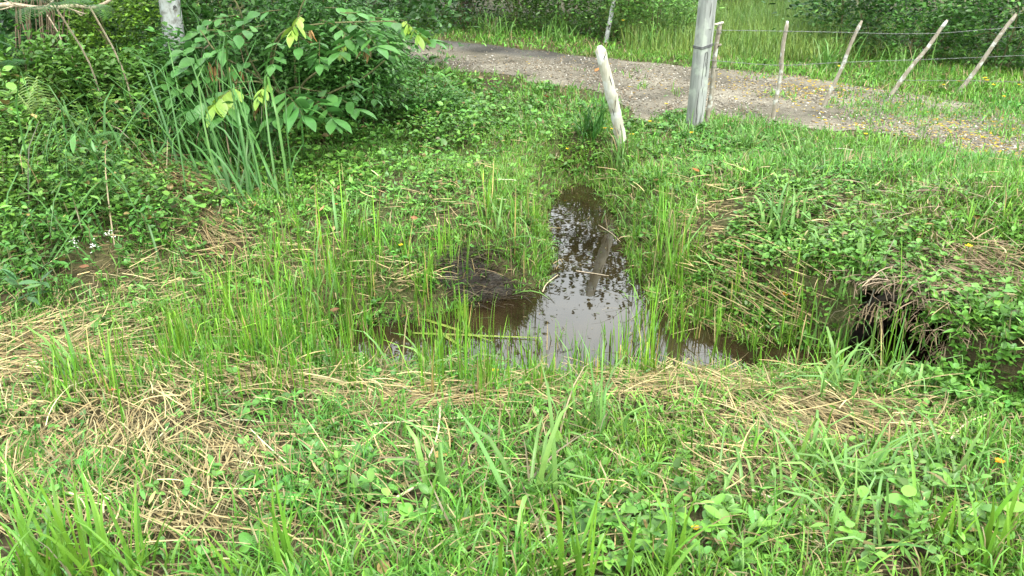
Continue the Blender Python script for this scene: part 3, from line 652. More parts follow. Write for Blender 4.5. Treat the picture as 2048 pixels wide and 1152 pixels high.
def strand(pts, label):
    P = []
    for (px, py, who) in pts:
        if who == 'pole': y = at(1388, 256)[1] - .08
        elif isinstance(who, int): y = TOPS[who][0][1] - .03
        else: y = who
        P.append(on_y(px, py, y))
    base = P[0]; t = thing('barbed_wire', base, label, 'barbed wire', 'strands of the wire fence')
    Q = bez(P, 14 * (len(P) - 1)); Q[:, 2] -= .008 * np.abs(np.sin(np.arange(len(Q)) * .9)) * .3
    g = Geo(); n = len(Q)
    a = np.arange(n) * 1.9; off = np.stack([np.zeros(n), np.cos(a), np.sin(a)], 1) * .0015
    addtube(g, Q + off, .0015, 4); addtube(g, Q - off, .0015, 4); d = np.r_[0, np.cumsum(np.linalg.norm(np.diff(Q, axis=0), axis=1))]
    for s in np.arange(.05, d[-1], .12):
        c = np.array([np.interp(s, d, Q[:, k]) for k in range(3)])
        for k in range(2):
            v = rng.normal(0, 1, 3); v[0] *= .3; v = v / np.linalg.norm(v) * .013; addtube(g, [c - v, c, c + v], [.0008, .0016, .0008], 3)
    g.build('strand', M['wire'], t)
strand([(1418,58,'pole'),(1440,60,0),(1572,62,1),(1714,65,2),(1780,67,7.9),(1880,66,3),(2010,56,4),(2200,46,8.5)], 'topmost barbed wire strand, stretched near the tops of the stakes')
strand([(1414,118,'pole'),(1429,121,0),(1562,130,1),(1690,124,2),(1840,119,3),(1965,114,4),(2200,104,8.5)], 'middle barbed wire strand, crossing the stakes at half height')
strand([(1790,160,3),(1880,161,8.2),(1932,161,4),(2048,164,8.4),(2200,168,8.5)], 'lowest short barbed wire strand between the two rightmost stakes')

# ------------------------------------------------------------------ culvert under the mound
def culvert():
    c = np.array([HOLE[0], HOLE[1], ZW + .05]) ; t = thing('culvert_pipe', c, 'dark culvert mouth half hidden by grass under the earth mound', 'culvert')
    ax = np.array([-HN[0], -HN[1], 0]); u = np.array([HU[0], HU[1], 0]); up = np.array([0, 0, 1.]); m = 28; a = np.arange(m) * 2 * PI / m
    g = Geo()
    ringp = lambda r, d: c + ax * d + (u[None] * np.cos(a)[:, None] + up[None] * np.sin(a)[:, None]) * r
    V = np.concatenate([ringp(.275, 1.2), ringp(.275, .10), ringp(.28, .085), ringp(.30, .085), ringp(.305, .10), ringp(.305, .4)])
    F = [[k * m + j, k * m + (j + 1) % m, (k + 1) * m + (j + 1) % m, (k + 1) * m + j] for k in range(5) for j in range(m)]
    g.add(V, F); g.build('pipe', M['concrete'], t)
    q8 = lambda A, B, z: [HOLE[0] + HN[0] * B + HU[0] * A, HOLE[1] + HN[1] * B + HU[1] * A, z]
    zt, zf = ZW + .12, ZW - .34
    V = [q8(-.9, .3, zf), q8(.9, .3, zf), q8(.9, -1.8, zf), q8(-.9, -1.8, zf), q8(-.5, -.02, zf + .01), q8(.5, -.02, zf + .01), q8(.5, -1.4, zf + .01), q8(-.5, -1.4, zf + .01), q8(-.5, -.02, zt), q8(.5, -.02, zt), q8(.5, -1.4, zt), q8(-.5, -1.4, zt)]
    Geo().add(V, [[0, 1, 2, 3], [5, 6, 10, 9], [6, 7, 11, 10], [7, 4, 8, 11]]).build('sky_blocker', M['ground'], t, smooth=False)  # added liner under the hollow mound, keeps the sky from showing through the mouth
    # ragged lip of turf that hangs over the mouth
    nu, ns = 30, 14; uu = np.linspace(-.36, .34, nu); ss_ = np.linspace(-.42, .10, ns); A, B = np.meshgrid(uu, ss_, indexing='ij')
    front = -.015 + .05 * (fbm(A * 0, A, 5, 51) - .5) * 2 - .20 * np.abs(A) ** 1.5; B = np.minimum(B, B * 0 + 9); B = -.42 + (B + .42) / .52 * (front + .42)
    X = HOLE[0] + HN[0] * B + HU[0] * A; Y = HOLE[1] + HN[1] * B + HU[1] * A
    back = HOLE - HN[None] * .30; zb = hz(HOLE[0] - HN[0] * .28 + HU[0] * A, HOLE[1] - HN[1] * .28 + HU[1] * A)
    q = sst(-.20, .06, B); Z = np.where(B < -.26, np.maximum(hz(X, Y), zb - .06) + .004, zb + .006) + .02 * (fbm(X, Y, 16, 9) - .5) - .07 * q ** 1.5 - .5 * np.maximum(np.abs(A) - .17, 0)
    V = np.concatenate([np.stack([X, Y, Z], -1).reshape(-1, 3), np.stack([X + ax[0] * .02, Y + ax[1] * .02, Z - .05], -1).reshape(-1, 3)]); n = nu * ns
    F = [[a * ns + b, a * ns + b + 1, (a + 1) * ns + b + 1, (a + 1) * ns + b] for a in range(nu - 1) for b in range(ns - 1)]; F += [[f + n for f in q_[::-1]] for q_ in list(F)]
    F += [[a * ns + ns - 1, (a + 1) * ns + ns - 1, (a + 1) * ns + ns - 1 + n, a * ns + ns - 1 + n] for a in range(nu - 1)]
    Geo().add(V, F).build('turf_lip', M['ground'], t)
    m = 1200; i_ = rng.integers(0, n, m); Pm = V[i_] + rng.normal(0, .008, (m, 3)) + [0, 0, .008]; g = Geo(); a0 = math.atan2(HN[1], HN[0])
    g.add(*strips(Pm, a0 + rng.normal(0, 1.0, m), np.clip(rng.normal(1.55, .2, m), .9, 2.2), U(.04, .15, m), U(.002, .005, m), 'stick', U(.2, 1.2, m), roll=U(-1, 1, m), side=rng.normal(0, .4, m), col=tint(m, (.24, .18, .12), .4, .04)))
    g.build('thatch', M['straw'], t)
    # dead turf and roots hanging over the mouth
    n = 110; q = U(-1.05, 1.05, n); rr = U(.24, .30, n)
    P = c + ax * (-.02 - .04 * rng.random(n))[:, None] + u * (np.sin(q) * rr)[:, None] + up * (np.cos(q) * rr)[:, None]
    a0 = math.atan2(HN[1], HN[0]); g = Geo()
    g.add(*strips(P, a0 + rng.normal(0, .7, n), U(.9, 1.9, n), U(.04, .12, n), U(.002, .005, n), 'stick', U(.6, 2.0, n), side=rng.normal(0, .3, n), col=tint(n, (.13,.095,.055), .4, .05)))
    g.build('hanging_dead_grass', M['straw'], t)
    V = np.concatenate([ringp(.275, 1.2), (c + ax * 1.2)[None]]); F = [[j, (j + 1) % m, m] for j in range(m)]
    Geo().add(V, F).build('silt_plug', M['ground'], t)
culvert()
def mud_lump(px, py, rx, ry, rz, lab, seed, nfib):
    b = at(px, py); t = thing('mud_clump', b, lab, 'mud clump')
    m, k = 40, 14; V = []; F = []
    for i in range(k + 1):
        for j in range(m):
            a = j * 2 * PI / m; r = i / k; hgt = (1 - r ** 2.2)
            nn = fbm(math.cos(a) * r * 3 + seed, math.sin(a) * r * 3, 2)
            nn = fbm(math.cos(a) * 1.3 + seed, math.sin(a) * 1.3, 2) * .7 + nn * .3; x = b[0] + math.cos(a) * r * rx * (.45 + 1.1 * nn); y = b[1] + math.sin(a) * r * ry * (.45 + 1.1 * nn)
            V.append([x, y, hz(x, y) - .03 + rz * hgt * (.1 + 1.6 * fbm(x, y, 14, seed))])
    F = [[i * m + j, (i + 1) * m + j, (i + 1) * m + (j + 1) % m, i * m + (j + 1) % m] for i in range(k) for j in range(m)]
    Geo().add(V, F, (.022, .016, .010)).build('mud', M['rot'], t)
    n = nfib; r = np.sqrt(rng.random(n)) * .95; a = U(0, 6.28, n); x = b[0] + r * np.cos(a) * rx; y = b[1] + r * np.sin(a) * ry
    z = hz(x, y) - .02 + rz * (1 - r ** 2.2) * .95
    g = Geo(); C = tint(n, (.042, .032, .020), .45, .08); q = rng.random(n) < .12; C[q] = tint(q.sum(), (.16, .13, .08), .3)
    g.add(*strips(np.stack([x, y, z], 1), U(-.6, 1.0, n) + np.where(rng.random(n) < .5, PI, 0), np.clip(rng.normal(1.35, .25, n), .5, 1.75), U(.06, .2, n), U(.002, .005, n), 'stick', U(0, .7, n), side=rng.normal(0, .4, n), col=C))
    g.build('dead_grass', M['rot'], t)
mud_lump(958, 585, .27, .15, .085, 'black clump of rotting grass and mud on the water edge', 3., 760)
mud_lump(812, 650, .10, .07, .04, 'small dark clod of roots half sunk in the left arm of the ditch', 9., 170)
mud_lump(862, 402, .06, .05, .05, 'small black lump of earth among low leaves on the left bank', 14., 50)

# ------------------------------------------------------------------ single plants
def blade_clump(px, py, n, Lr, Wr, tilt, lab, col=(.17, .33, .075), az=None, spread=.05, bend=(.4, 1.2), fold=.18, dead=.08, name='grass_clump', cat='grass clump', group=None, dp=None):
    b = at(px, py) if dp is None else dp
    if name == 'grass_clump': n = int(n * 1.6); Lr = (Lr[0] * .9, Lr[1] * 1.1); Wr = (Wr[0], Wr[1] * 1.25)
    x = b[0] + rng.normal(0, spread, n); y = b[1] + rng.normal(0, spread, n)
    A = U(0, 6.28, n) if az is None else az[0] + rng.normal(0, az[1], n)
    C = tint(n, col, .16, .07); q = rng.random(n) < dead; C[q] = tint(q.sum(), (.27, .205, .115), .3); thin = np.where(q, .5, 1)
    g = Geo(); g.add(*strips(np.stack([x, y, hz(x, y) - .01], 1), A, np.abs(rng.normal(tilt, tilt * .45 + .05, n)), U(*Lr, n), U(*Wr, n) * thin, 'blade', U(*bend, n), roll=rng.normal(0, .25, n), fold=fold, side=rng.normal(0, .15, n), col=C))
    return g.build(name, M['blade'], loc=b, label=lab, cat=cat, group=group)
G_ = 'tufts of broad-bladed grass'
for a in [
    (900, 985, 11, (.22,.42), (.010,.017), .7, 'arching blue-green grass clump in the near foreground over dead sticks'),
    (1075, 1010, 12, (.28,.46), (.012,.018), .55, 'tallest bowed broad grass clump in front of the middle of the ditch'),
    (1200, 870, 12, (.22,.42), (.008,.013), .3, 'upright bright grass tuft just in front of the open water'),
    (1130, 850, 7, (.18,.3), (.009,.014), .8, 'small sprawling grass tuft below the bright water reflection'),
    (1600, 950, 10, (.22,.40), (.009,.014), .6, 'grass tuft with one long bent blade right of centre in the foreground'),
    (1700, 985, 20, (.2,.36), (.009,.014), .8, 'dense sprawling grass clump below the straw band on the right'),
    (1560, 470, 16, (.2,.42), (.010,.016), .4, 'tall pale grass clump on the straw of the right bank'),
    (1345, 520, 16, (.2,.42), (.009,.014), .5, 'blue-green grass clump drooping over the right edge of the channel'),
    (1650, 800, 18, (.22,.42), (.010,.016), .5, 'bright grass clump bending in front of the culvert mouth'),
    (160, 770, 15, (.2,.36), (.010,.015), .7, 'spreading grass clump on the straw at the left edge of the photo'),
    (1245, 460, 14, (.14,.28), (.008,.012), .7, 'star-shaped dark grass tuft leaning over the narrow channel'),
    (1240, 330, 24, (.18,.34), (.010,.014), .35, 'bright grass tuft just below the leaning log post'),
    (1490, 300, 40, (.14,.30), (.008,.013), .5, 'round grass clump at the foot of the grey pole'),
    (1600, 330, 44, (.16,.32), (.008,.012), .5, 'lush grass clump on the bank below the white stake'),
    (1760, 330, 40, (.16,.32), (.008,.012), .55, 'lush grass clump on the edge of the right gravel track'),
    (640, 610, 14, (.2,.40), (.006,.010), .2, 'upright grass tuft left of the rotting mud clump'),
    (1010, 510, 16, (.16,.32), (.006,.010), .5, 'yellowish grass tuft fanning just above the mud clump'),
    (1300, 640, 16, (.16,.34), (.006,.010), .7, 'yellow-green fan of grass at the water corner on the right'),
    (860, 760, 12, (.2,.40), (.008,.013), .55, 'leaning grass tuft standing in the left arm of the ditch'),
    (1830, 800, 10, (.2,.36), (.008,.012), .6, 'thin grass tuft under the culvert mound, right of the dark hole'),
    (700, 470, 9, (.2,.36), (.008,.014), .5, 'grass tuft with a long curved blade amid low leaves of the left bank'),
    (1480, 1000, 14, (.16,.30), (.007,.012), .6, 'tangled grass tuft above the heart-leaved herb at the lower right'),
    (1740, 1090, 16, (.16,.32), (.007,.012), .6, 'tangled grass tuft between the lance-leaved herbs, lower right'),
    (1900, 960, 14, (.16,.30), (.007,.012), .7, 'sprawling grass tuft left of the orange flower at the right'),
    (1372, 272, 26, (.10,.22), (.006,.010), .5, 'short grass tuft at the left foot of the grey pole'),
    (1425, 264, 26, (.10,.24), (.006,.010), .5, 'short grass tuft between grey pole and knobbly stake'),
    (1240, 300, 22, (.08,.2), (.006,.010), .5, 'short grass tuft at the very foot of the leaning log post'),
    (1715, 762, 12, (.28,.44), (.008,.012), .22, 'tall upright grass tuft standing left of the culvert hole'),
    (1775, 775, 6, (.22,.36), (.008,.012), .3, 'tall grass tuft crossing the dark culvert hole'),
    (1680, 690, 14, (.24,.40), (.007,.011), .2, 'upright grass tuft in the water at the end of the right arm'),
]: blade_clump(*a, group=G_)
for (px, py, lab) in ((1300,98,'tall reed clump on the far verge between log post and pole'),(1120,84,'tall reed clump at the edge of the far bushes, left of the slim trunk'),(985,74,'broad-leaved reed clump beyond the puddle in the road'),(1660,140,'tall grass clump at the dark bush behind the brown stake'),(1800,150,'tall grass clump behind the steep stakes under the middle wire')):
    blade_clump(px, py, 50, (.25,.55), (.012,.020), .45, lab, col=(.13,.28,.05), spread=.12, bend=(.3,1.4), name='reed_clump', cat='reed clump', group='reed clumps beyond the road')
blade_clump(1185, 270, 60, (.22,.42), (.010,.015), .38, 'dark green sedge tuft left of the foot of the leaning log post', col=(.05,.16,.025), name='sedge_tuft', cat='sedge tuft', dead=.03)
# big near blades at the lower edge
for (px, py, n, lab) in ((90,1180,34,'tall bright grass clump filling the lower left corner'),(230,1170,22,'grass clump right of the one in the lower left corner'),(1120,1175,16,'tall blades rising from the lower edge at the middle'),(1330,1170,20,'tall upright blades at the lower edge right of the middle'),
                         (2010,1150,14,'long slanting blades in the lower right corner'),(570,1165,12,'thin grass tuft at the lower edge left of the middle'),(1900,1120,7,'pair of long pale blades near the lower right corner')):
    blade_clump(px, py, n, (.18,.36), (.008,.0135), .32, lab, col=(.155,.33,.032), spread=.055, bend=(.1,.6), group=G_)
# cane-like grass of the left bank
for (px, py, n, Lr, tilt, az, lab) in ((440,330,60,(.6,1.15),.22,None,'tall green cane grass standing left of the big-leaved branch'),(330,360,34,(.5,.95),.75,(2.5,.45),'cane grass clump fanning up to the left on the bank'),(500,395,22,(.4,.8),.30,(2.0,.8),'thin cane grass clump with dry stalks at the foot of the bank'),
                                (130,420,34,(.5,.9),.5,None,'cane grass clump among vines at the left edge'),(385,200,40,(.7,1.2),.2,None,'dark cane grass clump beside the white-barked trunk'),(215,370,26,(.5,.9),.9,(2.7,.3),'long blades of cane grass lying toward the upper left'),(480,400,40,(.8,1.35),.55,(2.5,.4),'longest arching cane grass, rooted beside the dry stalks and leaning up left'),(455,300,44,(.7,1.25),.3,None,'tallest cane grass among the big-leaved branches'),(300,300,36,(.6,1.0),.45,None,'cane grass in front of the white trunk'),(545,320,26,(.5,.9),.4,None,'cane grass under the hanging big leaves'),(70,440,30,(.5,.9),.7,(.6,.9),'arching cane grass at the left edge above the straw'),(170,345,30,(.5,.95),.6,(1.8,.9),'cane grass right of the pale fern'),(20,540,24,(.4,.8),.8,(.4,.7),'cane grass sprawling out of the left edge onto the straw'),(260,470,22,(.4,.75),.8,(2.6,.6),'thin cane grass below the lance-leaved herb')):
    blade_clump(px, py, int(n * 1.05), (Lr[0] * .6, Lr[1] * 1.05), (.009,.018), tilt * 1.2, lab, col=(.078,.205,.042), az=az, spread=.13, bend=(.3,1.6), name='cane_grass', cat='cane grass', group='cane grass on the left bank', dead=.10)

def leaves_on(P, az, tilt, L, asp, prof, col, bend=(.2, .8), fold=.15, dv=.16):
    n = len(P); return strips(P, az, tilt, L, L * asp, prof, U(*bend, n), roll=rng.normal(0, .25, n), fold=U(fold * .5, fold * 1.5, n), col=tint(n, col, dv, .07))
def herb(px, py, H, nst, L, asp, prof, col, lab, name='leafy_herb', spread=.09, gap=.045, group=None, whorl=3, top=None, cat='leafy plant'):
    b = at(px, py); t = thing(name, b, lab, cat, group); gs = Geo(); gl = Geo()
    for s in range(nst):
        x, y = b[0] + rng.normal(0, spread), b[1] + rng.normal(0, spread); h = H * U(.55, 1.05); lean = rng.normal(0, .13, 2)
        base = np.array([x, y, hz(x, y) - .01]); tip = base + np.array([lean[0] * h, lean[1] * h, h])
        P = bez([base, (base + tip) / 2 + rng.normal(0, .012, 3), tip], 8); gs = Geo(); addtube(gs, P, np.linspace(.0045, .002, len(P)), 5); gs.build('stem', M['stem'], t)
        k = max(3, int(h / gap)); f = np.repeat(np.linspace(.25, 1, k), whorl); q = base + (tip - base) * f[:, None]
        az = np.repeat(np.arange(k) * 1.57 + U(0, 6), whorl) + np.tile(np.arange(whorl) * 2 * PI / whorl, k) + rng.normal(0, .25, k * whorl)
        gl.add(*leaves_on(q, az, np.clip(1.55 - .75 * f ** 3 + rng.normal(0, .2, len(f)), .2, 2), L * U(.7, 1.2, len(f)) * (1.05 - .45 * np.abs(f - .7)), asp, prof, col))
    gl.build('foliage', M['leaf'], t); return t
HG = 'leafy herbs on the left bank'
herb(205, 400, .42, 2, .15, .24, 'lance', (.085,.215,.045), 'tall herb with long lance leaves in a whorl at the left, above the straw bundle', spread=.05, group=HG)
herb(75, 625, .20, 2, .13, .24, 'lance', (.07,.17,.05), 'low bluish lance-leaved herb near the left edge above the straw', spread=.04, group=HG)
herb(275, 300, .34, 6, .075, .42, 'lance', (.05,.155,.03), 'dense broad-leaved herb under the yellow-green bush', group=HG)
herb(330, 460, .22, 8, .05, .5, 'oval', (.07,.20,.03), 'low oval-leaved herb beside the straw bundle', group=HG)
herb(130, 500, .26, 8, .05, .45, 'oval', (.07,.20,.03), 'leafy herb below the white flower sprays at the left', group=HG)
herb(35, 400, .40, 12, .042, .75, 'round', (.13,.28,.03), 'round-leaved yellow-green vine heap at the left edge', group=HG, spread=.15)
herb(560, 330, .24, 9, .06, .5, 'oval', (.06,.18,.03), 'leafy herb under the hanging big leaves', group=HG)
herb(690, 265, .40, 10, .06, .42, 'lance', (.05,.15,.03), 'dark trailing herb at the right end of the big-leaved shrub', group=HG, spread=.14)
herb(30, 560, .22, 6, .05, .45, 'oval', (.07,.2,.03), 'herb tuft at the left edge among straw', group=HG)
FG = 'leafy herbs in the foreground'
for a in ((1510,1085,.10,9,.045,.62,'oval','heart-leaved herb patch at the lower edge, right of the upright blades'),(1390,1120,.09,7,.05,.7,'round','round-leaved herb patch behind the upright blades at the lower edge'),(1620,1010,.12,8,.05,.4,'lance','pointed-leaf herb patch below the straw on the right'),(1830,1060,.13,10,.055,.38,'lance','large lance-leaf herb patch in the lower right'),
          (1980,1030,.14,9,.05,.4,'lance','lance-leaf herb near the right edge below the flower'),(750,1030,.12,4,.06,.55,'oval','pale broad-leaved herb left of the dead sticks at the bottom'),(640,960,.10,5,.045,.5,'oval','small dark-leaved herb on the straw, lower left'),(930,900,.12,5,.04,.4,'oval','small upright herb behind the crossing dead stick'),(820,1090,.09,6,.04,.5,'oval','bright low herb at the lower edge left of the middle'),
          (1160,960,.09,6,.05,.7,'round','round-leaved herb between the two broad grass tufts'),(420,1010,.09,4,.05,.5,'oval','herb with pale leaves beside a yellow dry blade, lower left')):
    herb(*a[:4], a[4] * .8, a[5], a[6], (.115,.265,.04), a[7], group=FG, spread=.085, gap=.03, whorl=3)

MG = 'leafy herbs on the culvert mound'
for a in ((1880,640,.12,9,.04,.55,'oval','bright herb hanging over the right side of the culvert mouth'),(1960,680,.12,10,.04,.6,'oval','dense herb on the steep face right of the culvert'),(1900,730,.14,10,.042,.5,'oval','low herb just right of the dark culvert hole'),(2010,760,.12,9,.04,.6,'oval','herb at the right edge on the mound face'),(1940,810,.12,9,.04,.45,'oval','herb at the foot of the mound on the right'),(1990,620,.08,8,.04,.6,'oval','herb on the top right of the mound'),(1700,590,.12,9,.04,.5,'oval','herb on the bank just left of the culvert mouth'),(1640,560,.10,9,.04,.55,'oval','herb above the fallen sheaves, left of the culvert'),(1790,620,.06,6,.035,.55,'oval','small herb on the lip of the culvert mouth')):
    herb(*a[:6], a[6], (.115,.275,.038), a[7], group=MG, spread=.085, gap=.025, whorl=4)

def fern(px, py, n, L, lab, col=(.06,.17,.03), tilt=.7, az=None, dp=None, curl=1.0):
    b = at(px, py) if dp is None else np.asarray(dp, float); t = thing('fern', b, lab, 'fern', 'ferns on the left bank')
    if dp is not None:
        gr = np.array([b[0] + .05, b[1] + .25, float(hz(b[0] + .05, b[1] + .25))]); g = Geo(); addtube(g, bez([gr, (gr + b) / 2 + [.02, .05, .05], b], 9), .006, 5, col=(.12,.09,.04)); g.build('stipe', M['twig'], t)
    for i in range(n):
        a = (U(0, 6.28) if az is None else az + rng.normal(0, .5)); tl = tilt * U(.6, 1.3); ln = L * U(.75, 1.1); k = 24
        tt = np.linspace(0, 1, k); th = tl + curl * tt ** 1.5; ds = ln / k
        r = np.cumsum(np.sin(th)) * ds; z = np.cumsum(np.cos(th)) * ds
        P = b + np.stack([r * math.cos(a), r * math.sin(a), z], 1); g = Geo(); addtube(g, P, np.linspace(.0035, .001, k), 4, col=(col[0] * 1.3, col[1], col[2]))
        j = np.arange(4, k); pl = .28 * ln * np.sin((j - 3) / (k - 3) * PI * .86 + .35).clip(.08) 
        for sg in (-1, 1):
            g.add(*strips(P[j], a + sg * 1.25, 1.35 + .5 * tt[j], pl, ln / k * .5, 'pinna', .3, roll=sg * .2, fold=.05, col=tint(len(j), col, .12, .05)))
        g.build('frond', M['leaf'], t)
fern(110, 140, 5, .5, 'dark fern under the dry hanging stalks at the upper left', dp=on_y(115, 20, 5.5), tilt=1.0, az=-1.2)
fern(170, 120, 5, .45, 'dark fern hanging just right of the dry stalks', dp=on_y(180, 15, 5.5), tilt=1.1, az=-1.5)
fern(88, 300, 3, .5, 'pale yellow-green fern with one upright frond at the left', (.24,.36,.08), tilt=.1, az=-1.4, curl=.35)
fern(215, 300, 5, .42, 'fern half hidden between herb and cane grass', tilt=.6)
fern(60, 250, 4, .5, 'dark fern at the far left edge', (.035,.12,.025), tilt=.7, dp=on_y(60, 150, 6.0))
fern(545, 1150, 2, .2, 'small pale fern at the lower edge left of the middle', (.12,.26,.04), tilt=.9)

def foliage(g, c, rad, n, L, asp, col, prof='leaf3', clumps=26, hang=.0, dv=.2, shell=.62, low=-1.0):
    """leaves gathered in clumps through an uneven ellipsoid"""
    c = np.asarray(c, float); rad = np.asarray(rad, float)
    d = nrm(rng.normal(0, 1, (clumps, 3))); d[:, 2] = np.maximum(d[:, 2], low); rr = shell + (1 - shell) * rng.random(clumps)
    K = c + d * rad * (rr * U(.75, 1.12, clumps))[:, None]; br = np.exp(rng.normal(0, .15, clumps))
    i = rng.integers(0, clumps, n); sz = rad.mean() * .30
    P = K[i] + rng.normal(0, 1, (n, 3)) * sz * np.array([1, 1, .75])
    gz = hz(P[:, 0], P[:, 1]); up = P[:, 2] > gz + .01; P, i = P[up], i[up]; n = len(P)
    o = P - c; az = np.arctan2(o[:, 1], o[:, 0]) + rng.normal(0, .9, n); tl = np.clip(rng.normal(1.25 + hang, .4, n), .1, 2.7)
    g.add(*strips(P, az, tl, L * U(.6, 1.3, n), L * asp * U(.8, 1.2, n), prof, U(.1, .7, n), roll=rng.normal(0, .45, n), fold=U(.05, .2, n), col=tint(n, col, dv, .07) * br[i][:, None]))
    return K
def shrub(c, rad, n, L, asp, col, lab, group=None, prof='leaf3', nst=5, hang=0., clumps=26, name='bush', cat='bush', stemmat='stem', low=-1., bare=0):
    base = np.array([c[0], c[1], float(hz(c[0], c[1]))]); t = thing(name, base, lab, cat, group); g = Geo()
    K = foliage(g, c, rad, n, L, asp, col, prof, clumps, hang, low=low); g.build('foliage', M['leaf'], t)
    gs = Geo()
    for k in range(nst):
        e = K[rng.integers(0, len(K))]; s = base + np.array([*rng.normal(0, .06, 2), -.05])
        P = bez([s, s * .5 + e * .5 + rng.normal(0, .06, 3) + np.array([0, 0, .1]), e], 10); gs = Geo(); addtube(gs, P, np.linspace(.014, .004, len(P)), 6, wob=.05); gs.build('stem', M[stemmat], t)
    return t
# left bank: front row
LB = 'bushes of the left bank'
def lb(px, y, r, h, n, L, asp, col, lab, **k):
    x = (px - 1024) / FP * (y * cT + (EYE - .5) * sT); z = float(hz(x, y)); shrub((x, y, z + h * .5), (r, r * .8, h * .55), n, L, asp, col, lab, LB, **k)
lb(-20, 6.6, .5, 1.5, 2200, .09, .45, (.05,.15,.035), 'dark broad-leaved bush at the upper left corner')
lb(240, 6.5, .34, 1.0, 5200, .036, .5, (.15,.29,.028), 'small-leaved yellow-green bush left of the white trunk', clumps=40)
lb(150, 7.3, .55, 1.5, 2600, .07, .45, (.05,.14,.028), 'dark bush behind the dry hanging stalks')
lb(450, 7.2, .50, 1.5, 3400, .075, .5, (.08,.21,.035), 'green bush right of the white trunk, behind the cane grass')
lb(610, 6.9, .6, 1.25, 9000, .045, .5, (.065,.18,.03), 'dense dark small-leaved bush behind the hanging big leaves', clumps=40)
lb(690, 6.8, .42, 1.1, 8000, .05, .42, (.075,.20,.035), 'dense bush with drooping shoots at the end of the left thicket', hang=.5, clumps=34)
lb(745, 7.9, .32, .75, 3000, .05, .45, (.075,.20,.035), 'low bush where the left thicket meets the road')
lb(850, 7.0, .28, .30, 2400, .035, .55, (.075,.21,.035), 'low dark leafy mound on the bank beside the thicket', clumps=24)
lb(60, 5.9, .42, .55, 2600, .055, .45, (.10,.235,.03), 'leafy low bush at the left edge below the dark fern', clumps=30)
lb(190, 6.0, .34, .5, 2200, .06, .4, (.095,.225,.03), 'leafy low bush between pale fern and yellow-green bush', clumps=30)
lb(330, 6.1, .36, .5, 2400, .06, .4, (.085,.21,.03), 'low lance-leaved bush in front of the white trunk', clumps=30)
lb(110, 6.9, .5, .9, 2000, .06, .45, (.045,.13,.026), 'dark ferny bush under the dry hanging stalks', clumps=34)
lb(395, 6.3, .34, .7, 2200, .06, .42, (.06,.17,.03), 'bush among the cane grass right of the white trunk', clumps=30)
for i, (px, y, h, lab) in enumerate(((60,8.4,2.3,'tall dark bush at the back of the thicket, behind the left corner'),(210,8.6,2.4,'tall dark bush at the back, left of the white trunk'),(390,8.7,2.2,'tall bush at the back, just right of the white trunk'),(540,8.5,2.2,'tall bush at the back above the cane grass'),(660,8.8,2.0,'tall bush at the back above the big-leaved branch'),(765,9.6,1.7,'bush at the back by the road edge'))):
    lb(px, y, .75, h, 2600, .085, .5, (.05,.14,.026), lab)

